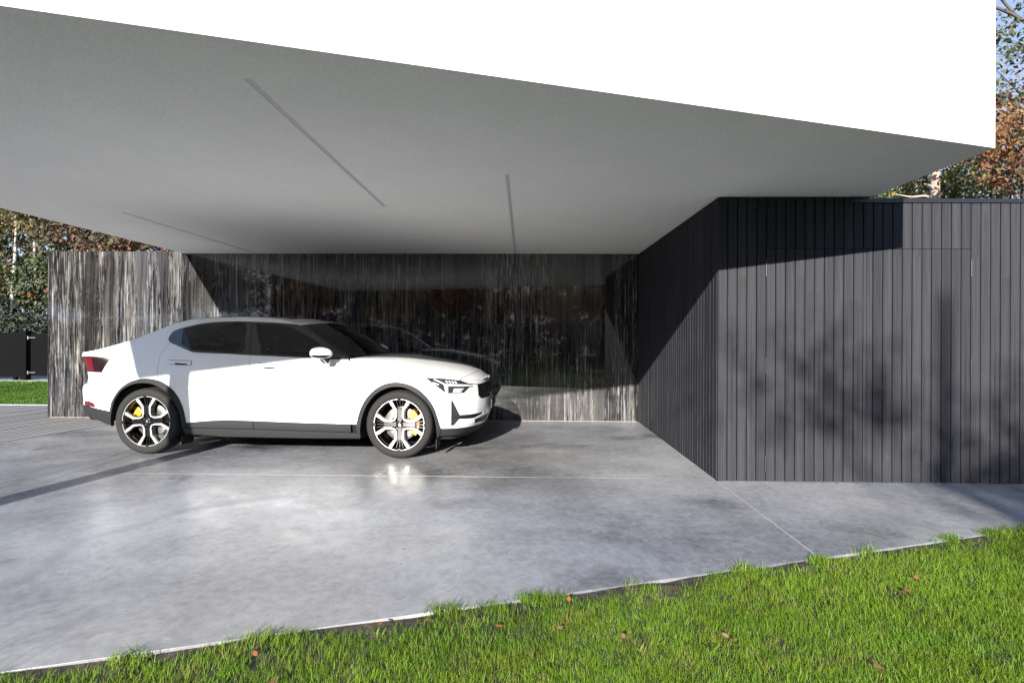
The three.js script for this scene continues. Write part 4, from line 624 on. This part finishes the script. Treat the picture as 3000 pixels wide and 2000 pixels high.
// behind the viewer: the trees that shade the store and stand in the polished marble
const sunny = 'trees behind the viewer';
const behind = [
  ['oak_tree', 'oak across the lawn whose branches shade the black double door', -0.28, 14.2, { h: 8.6, r: .17, n: 2500, size: .14, limbs: 16, perTwig: 7, spread: .42, hollow: .0, palette: [['olive', 4], ['orange', 3], ['green', 3]], blobs: [[-1.0, 7.9, .3, 1.1, .35, 1.2, .3], [.5, 6.9, 0, .9, .6, 1.3, .7], [1.3, 7.6, 0, .8, .5, 1.1, .6], [.5, 5.9, 0, 1.2, .5, 1.2, .9], [1.4, 5.5, 0, 1.1, .5, 1, .9]] }],
  ['beech_tree', 'copper beech across the lawn opposite the marble wall', -5.3, 12.6, { h: 5.2, r: .17, n: 5200, size: .17, limbs: 20, palette: [['orange', 5], ['rust', 3], ['yellow', 1]], blobs: [[0, 4.0, 0, 2, 1.2, 1.1], [-1.6, 3.4, 0, 1.5, 1.3, .9], [1.5, 3.5, 0, 1.5, 1.3, .9]] }],
  ['oak_tree', 'olive oak across the lawn opposite the parked car', -9.2, 13.4, { h: 5.4, r: .18, n: 5200, size: .17, limbs: 20, palette: [['olive', 4], ['yellow', 3], ['green', 3]], blobs: [[0, 4.2, 0, 2.1, 1, 1.3], [1.5, 3.2, 0, 1.5, 1.3, .9], [-1.6, 3.6, 0, 1.5, .9, 1]] }],
  ['beech_tree', 'rust leaved tree across the lawn behind the viewpoint', -2.9, 16.5, { h: 5.6, r: .18, n: 5200, size: .17, limbs: 20, palette: [['rust', 3], ['orange', 4], ['yellow', 2]], blobs: [[0, 4.4, 0, 2.1, 1.1, 1.3], [1.5, 3.3, 0, 1.4, .9, 1], [-1.3, 3.3, 0, 1.2, .9, 1]] }],
  ['beech_tree', 'amber tree across the lawn opposite the black store', 2.6, 15.6, { h: 5.4, r: .17, n: 5200, size: .17, limbs: 20, palette: [['orange', 5], ['yellow', 3], ['rust', 1]], blobs: [[0, 4.1, 0, 2.2, 1.1, 1.3], [2, 3.6, 0, 1.5, 1, 1], [-1.6, 3.2, 0, 1.2, .9, 1]] }],
  ['oak_tree', 'golden oak across the lawn opposite the slatted deck', -13.4, 12.4, { h: 6.2, r: .18, n: 6000, size: .17, limbs: 18, palette: [['yellow', 3], ['orange', 3], ['olive', 3]], blobs: [[0, 4.9, 0, 2.3, 1.2, 1.2], [1.5, 3.4, 0, 1.5, 1.1, 1], [-1.5, 3.4, 0, 1.5, 1.1, 1]] }],
];
behind.push(
  ['oak_tree', 'tall broad olive oak far along the lawn beyond the deck', -17.5, 11.5, { h: 9.5, r: .28, n: 12000, size: .2, limbs: 22, palette: [['olive', 4], ['brown', 3], ['orange', 2]], blobs: [[0, 6.5, 0, 2.8, 2.4, 1.8], [-1.8, 4, 0, 2.2, 1.8, 1.4], [1.6, 4, 0, 1.8, 1.6, 1.4]] }],
  ['beech_tree', 'tall broad rust beech far along the lawn beyond the deck', -22.5, 14, { h: 9.5, r: .28, n: 12000, size: .2, limbs: 22, palette: [['rust', 4], ['brown', 3], ['orange', 2]], blobs: [[0, 6.5, 0, 3, 2.6, 1.8], [-1.8, 4, 0, 2.2, 1.8, 1.4], [1.8, 4, 0, 2, 1.6, 1.4]] }],
  ['oak_tree', 'tall dark green oak standing left of the long deck', -23, 7, { h: 9.5, r: .28, n: 12000, size: .2, limbs: 22, palette: [['green', 4], ['brown', 2], ['olive', 3]], blobs: [[0, 6.5, 0, 3, 2.6, 1.8], [-1.8, 4, 0, 2.2, 1.8, 1.4], [1.8, 4, 0, 2, 1.6, 1.4]] }],
  ['beech_tree', 'tall amber beech standing left of the deck near its end', -24, 0, { h: 9.5, r: .28, n: 12000, size: .2, limbs: 22, palette: [['orange', 3], ['brown', 3], ['olive', 3]], blobs: [[0, 6.2, 0, 2, 2.6, 3], [0, 3.6, 1.8, 1.6, 1.8, 2], [0, 3.6, -1.8, 1.6, 1.6, 2]] }]);
const backRow = [[-16, 'rust'], [-10.5, 'orange'], [-5, 'olive'], [.5, 'rust'], [6, 'orange'], [11.5, 'olive']];
backRow.forEach(([x, c], k) => behind.push(['beech_tree', `${['broad rust coloured', 'broad orange', 'broad olive', 'wide copper', 'wide amber', 'wide green brown'][k]} tree in the far row beyond the hedge`, x, 25 + (k % 2) * 1.5, { h: 8, r: .24, n: 8000, size: .24, limbs: 16, palette: [[c, 5], ['yellow', 2], ['orange', 3]], blobs: [[0, 5.4, 0, 3.1, 2.2, 1.6], [-1.8, 3.0, .4, 2.2, 1.9, 1.2], [1.8, 3.0, .4, 2.2, 1.9, 1.2]] }]));
for (const [n, lab, x, z, o] of behind) tree(n, lab, x, z, { ...o, group: sunny, barkMat: bark });
{
  const t = thing('hedge', 'long clipped dark green hedge across the lawn behind the viewpoint', 'hedge', [-3, 0, 10.6]);
  const blobs = []; for (let k = 0; k < 19; k++) blobs.push([-23 + k * 2, 1.05, rr(-.1, .1), 1.3, 1.2, .6]);
  mesh('foliage', leaves(blobs, 62000, .135, [['dark', 4], ['mid', 4], ['green', 1]], 9, .16, .2).geo, leafMat, t);
  mesh('stems', merge(blobs.map((b) => tube([[b[0], -.1, b[2]], [b[0] + .05, .7, b[2]]], [.04, .02], 5))), bark, t);
}

// ---------------------------------------------------------------- grass
function tuftGeo(blades, r, hMin, hMax, w) {
  const pos = [], idx = [], nor = [];
  for (let b = 0; b < blades; b++) {
    const a = rr(0, 6.283), d = Math.sqrt(rnd()) * r, bx = Math.cos(a) * d, bz = Math.sin(a) * d, yaw = rr(0, 6.283), h = rr(hMin, hMax), bend = rr(.1, 1.15) * h, cx = Math.cos(yaw), cz = Math.sin(yaw), sx = -cz, sz = cx, i0 = pos.length / 3, ww = w * rr(.7, 1.25);
    for (let k = 0; k < 4; k++) { const t = k / 3, y = h * t * (1 - .18 * t * (bend / h)), o = bend * t * t, hw = ww * (1 - t * .85) / 2 * (k === 3 ? .1 : 1); for (const s of [-1, 1]) { pos.push(bx + cx * o + sx * hw * s, y, bz + cz * o + sz * hw * s); const n = new THREE.Vector3(cx * -1 + sx * s * .35, .55 + t * .5, cz * -1 + sz * s * .35).normalize(); nor.push(n.x, n.y, n.z); } if (k) { const q = i0 + k * 2; idx.push(q - 2, q - 1, q, q, q - 1, q + 1); } }
  }
  return buf(pos, idx, nor);
}
const bladeMat = phys({ color: col(1), specularIntensity: 0.45, roughness: 0.5, transmission: 0.22, thickness: 0, side: THREE.DoubleSide });
function lawn(name, label, spots, geos) {
  const g = new THREE.Group(); g.name = numbered(name); g.userData = { kind: 'stuff', label, category: 'grass' }; scene.add(g);
  geos.forEach((geo, gi) => {
    const mine = spots.filter((_, i) => i % geos.length === gi), im = new THREE.InstancedMesh(geo, bladeMat, mine.length), m = new THREE.Matrix4(), q = new THREE.Quaternion(), e = new THREE.Euler(), c = new THREE.Color();
    im.name = 'grass_blades'; im.userData.kind = 'stuff'; im.castShadow = im.receiveShadow = true;
    mine.forEach(([x, y, z, s, tone], i) => { e.set(rr(-.34, .34), rr(0, 6.283), rr(-.34, .34)); q.setFromEuler(e); m.compose(new THREE.Vector3(x, y, z), q, new THREE.Vector3(s, s * rr(.85, 1.2), s)); im.setMatrixAt(i, m); im.setColorAt(i, c.setRGB(...tone)); });
    g.add(im);
  });
}
{
  const spots = [], X0 = -3.4, X1 = 5.6;
  const addSpot = (x, z, s) => { const n = vnoise(x * 2.1, z * 2.1 + 40), y = fbm(x * 9, z * 9 + 7, 2), dry = sstep(.72, .86, vnoise(x * 3.3 + 11, z * 3.3)), j = rr(.75, 1.25); const base = rnd() < .035 + dry * .16 ? [.22, .20, .05] : [.074 + .06 * n + .035 * y, .170 + .085 * n, .008 + .006 * n]; spots.push([x, -.011 + (fbm(x * 5, z * 5, 4) - .5) * .03, z, s, [base[0] * j, base[1] * j, base[2] * j]]); };
  for (let k = 0; k < 70000; k++) {
    const x = rr(X0, X1), d = Math.pow(rnd(), .8) * 2.6 + .012, z = frontZ(x) + d; if (z > .4) continue;
    const clump = sstep(.42, .70, fbm(x * 4.6, 3.1, 3)), reach = .085 - .085 * clump, edge = sstep(reach - .03, reach + .06, d);
    const bare = sstep(.9, .96, vnoise(x * 5.3 + 70, z * 7.1)) * (d < .5 ? 1 : .3);
    if (rnd() > edge || rnd() < bare * .85) continue;
    addSpot(x, z, rr(.75, 1.2));
  }
  for (let k = 0; k < 30; k++) { const x = rr(-2.2, 4.6), n = Math.floor(rr(4, 14)), z = frontZ(x) + rr(.0, .05); for (let q = 0; q < n; q++) addSpot(x + gauss() * .07, Math.max(frontZ(x + .0) - .01, z + gauss() * .02), rr(1.0, 1.6)); }
  for (let k = 0; k < 260; k++) { const x = rr(3.0, 4.9); addSpot(x, frontZ(x) + Math.abs(gauss()) * .09 - .01, rr(1.2, 1.9)); }
  const geos = [tuftGeo(14, .036, .018, .042, .0028), tuftGeo(13, .036, .016, .052, .0026), tuftGeo(15, .042, .014, .038, .0030), tuftGeo(12, .034, .022, .046, .0025)];
  lawn('lawn_grass', 'bright green lawn grass along the edge of the concrete', spots, geos);
  const wide = [], wg = [tuftGeo(40, .15, .03, .06, .006), tuftGeo(36, .15, .03, .06, .006)];
  const tone = () => { const j = rr(.8, 1.2); return [.07 * j, .15 * j, .012 * j]; };
  for (let k = 0; k < 17000; k++) { const x = rr(-9, 10), z = rr(-1, 9.6); if (z < frontZ(x) + .1) continue; wide.push([x, -.03, z, rr(.9, 1.3), tone()]); }
  lawn('lawn_grass', 'lawn grass across the garden behind the viewpoint', wide, wg);
  const back = []; for (let k = 0; k < 9000; k++) back.push([rr(-17, -6.5), -.03, rr(-14.5, -9.7), rr(.8, 1.1), tone()]);
  lawn('back_grass', 'mown grass strip between the deck and the black gate', back, [tuftGeo(26, .10, .03, .055, .007), tuftGeo(24, .09, .03, .05, .007)]);
}

// ---------------------------------------------------------------- fallen leaves
{
  const leafShape = new THREE.Shape(); leafShape.moveTo(0, -.5); leafShape.bezierCurveTo(.32, -.32, .42, .12, 0, .5); leafShape.bezierCurveTo(-.42, .12, -.32, -.32, 0, -.5);
  const base = new THREE.ShapeGeometry(leafShape, 5), p = base.attributes.position; for (let i = 0; i < p.count; i++) p.setZ(i, .9 * p.getX(i) ** 2 + .25 * p.getY(i) ** 2 - .05); base.rotateX(-Math.PI / 2); base.computeVertexNormals();
  const stalk = tube([[0, .01, .48], [.01, .05, .7]], [.012, .006], 4);
  const mats = [[.30, .10, .025], [.26, .075, .025], [.24, .13, .055], [.27, .17, .09], [.15, .06, .03]].map((c) => std({ color: col(...c), roughness: .7, side: THREE.DoubleSide }));
  const put = (x, y, z, s, mi, label, group) => { const t = thing('fallen_leaf', label, 'leaf', [x, y, z], rr(0, 6.28), group); t.scale.setScalar(s); t.rotation.x = rr(-.35, .35); mesh('blade', base, mats[mi], t); mesh('stalk', stalk, mats[4], t); };
  const onLawn = 'dry leaves on the lawn', byWall = 'dry leaves at the foot of the black boards';
  for (const [x, d, mi] of [[-.42, .13, 1], [-.62, .10, 1], [-.10, .27, 0], [.22, .12, 0], [.16, .36, 2], [.42, .50, 2], [.85, .62, 3], [2.05, .42, 0], [1.9, .52, 4], [-.9, .42, 4], [-1.05, .20, 1], [2.75, .86, 4], [1.35, .98, 4]]) put(x, .03, frontZ(x) + d, rr(.032, .043), mi, ['orange dry leaf lying on the grass near the concrete edge', 'orange dry leaf lying on the grass near the concrete edge', 'tan curled dry leaf lying in the grass', 'tan curled dry leaf lying in the grass', 'dark brown dry leaf sunk in the grass'][mi], onLawn);
  for (const x of [2.62, 2.75, 2.92, 3.45, 4.18]) put(x, .004, BZ + .03, .03, x > 3 ? 0 : 1, 'tiny orange leaf on concrete at the foot of the black doors', byWall);
  for (const z of [-5.4, -5.75, -6.1]) put(SX - .03, .004, z, .03, 0, 'tiny orange leaf on concrete at the foot of the black side wall', byWall);
}

renderer.render(scene, camera);
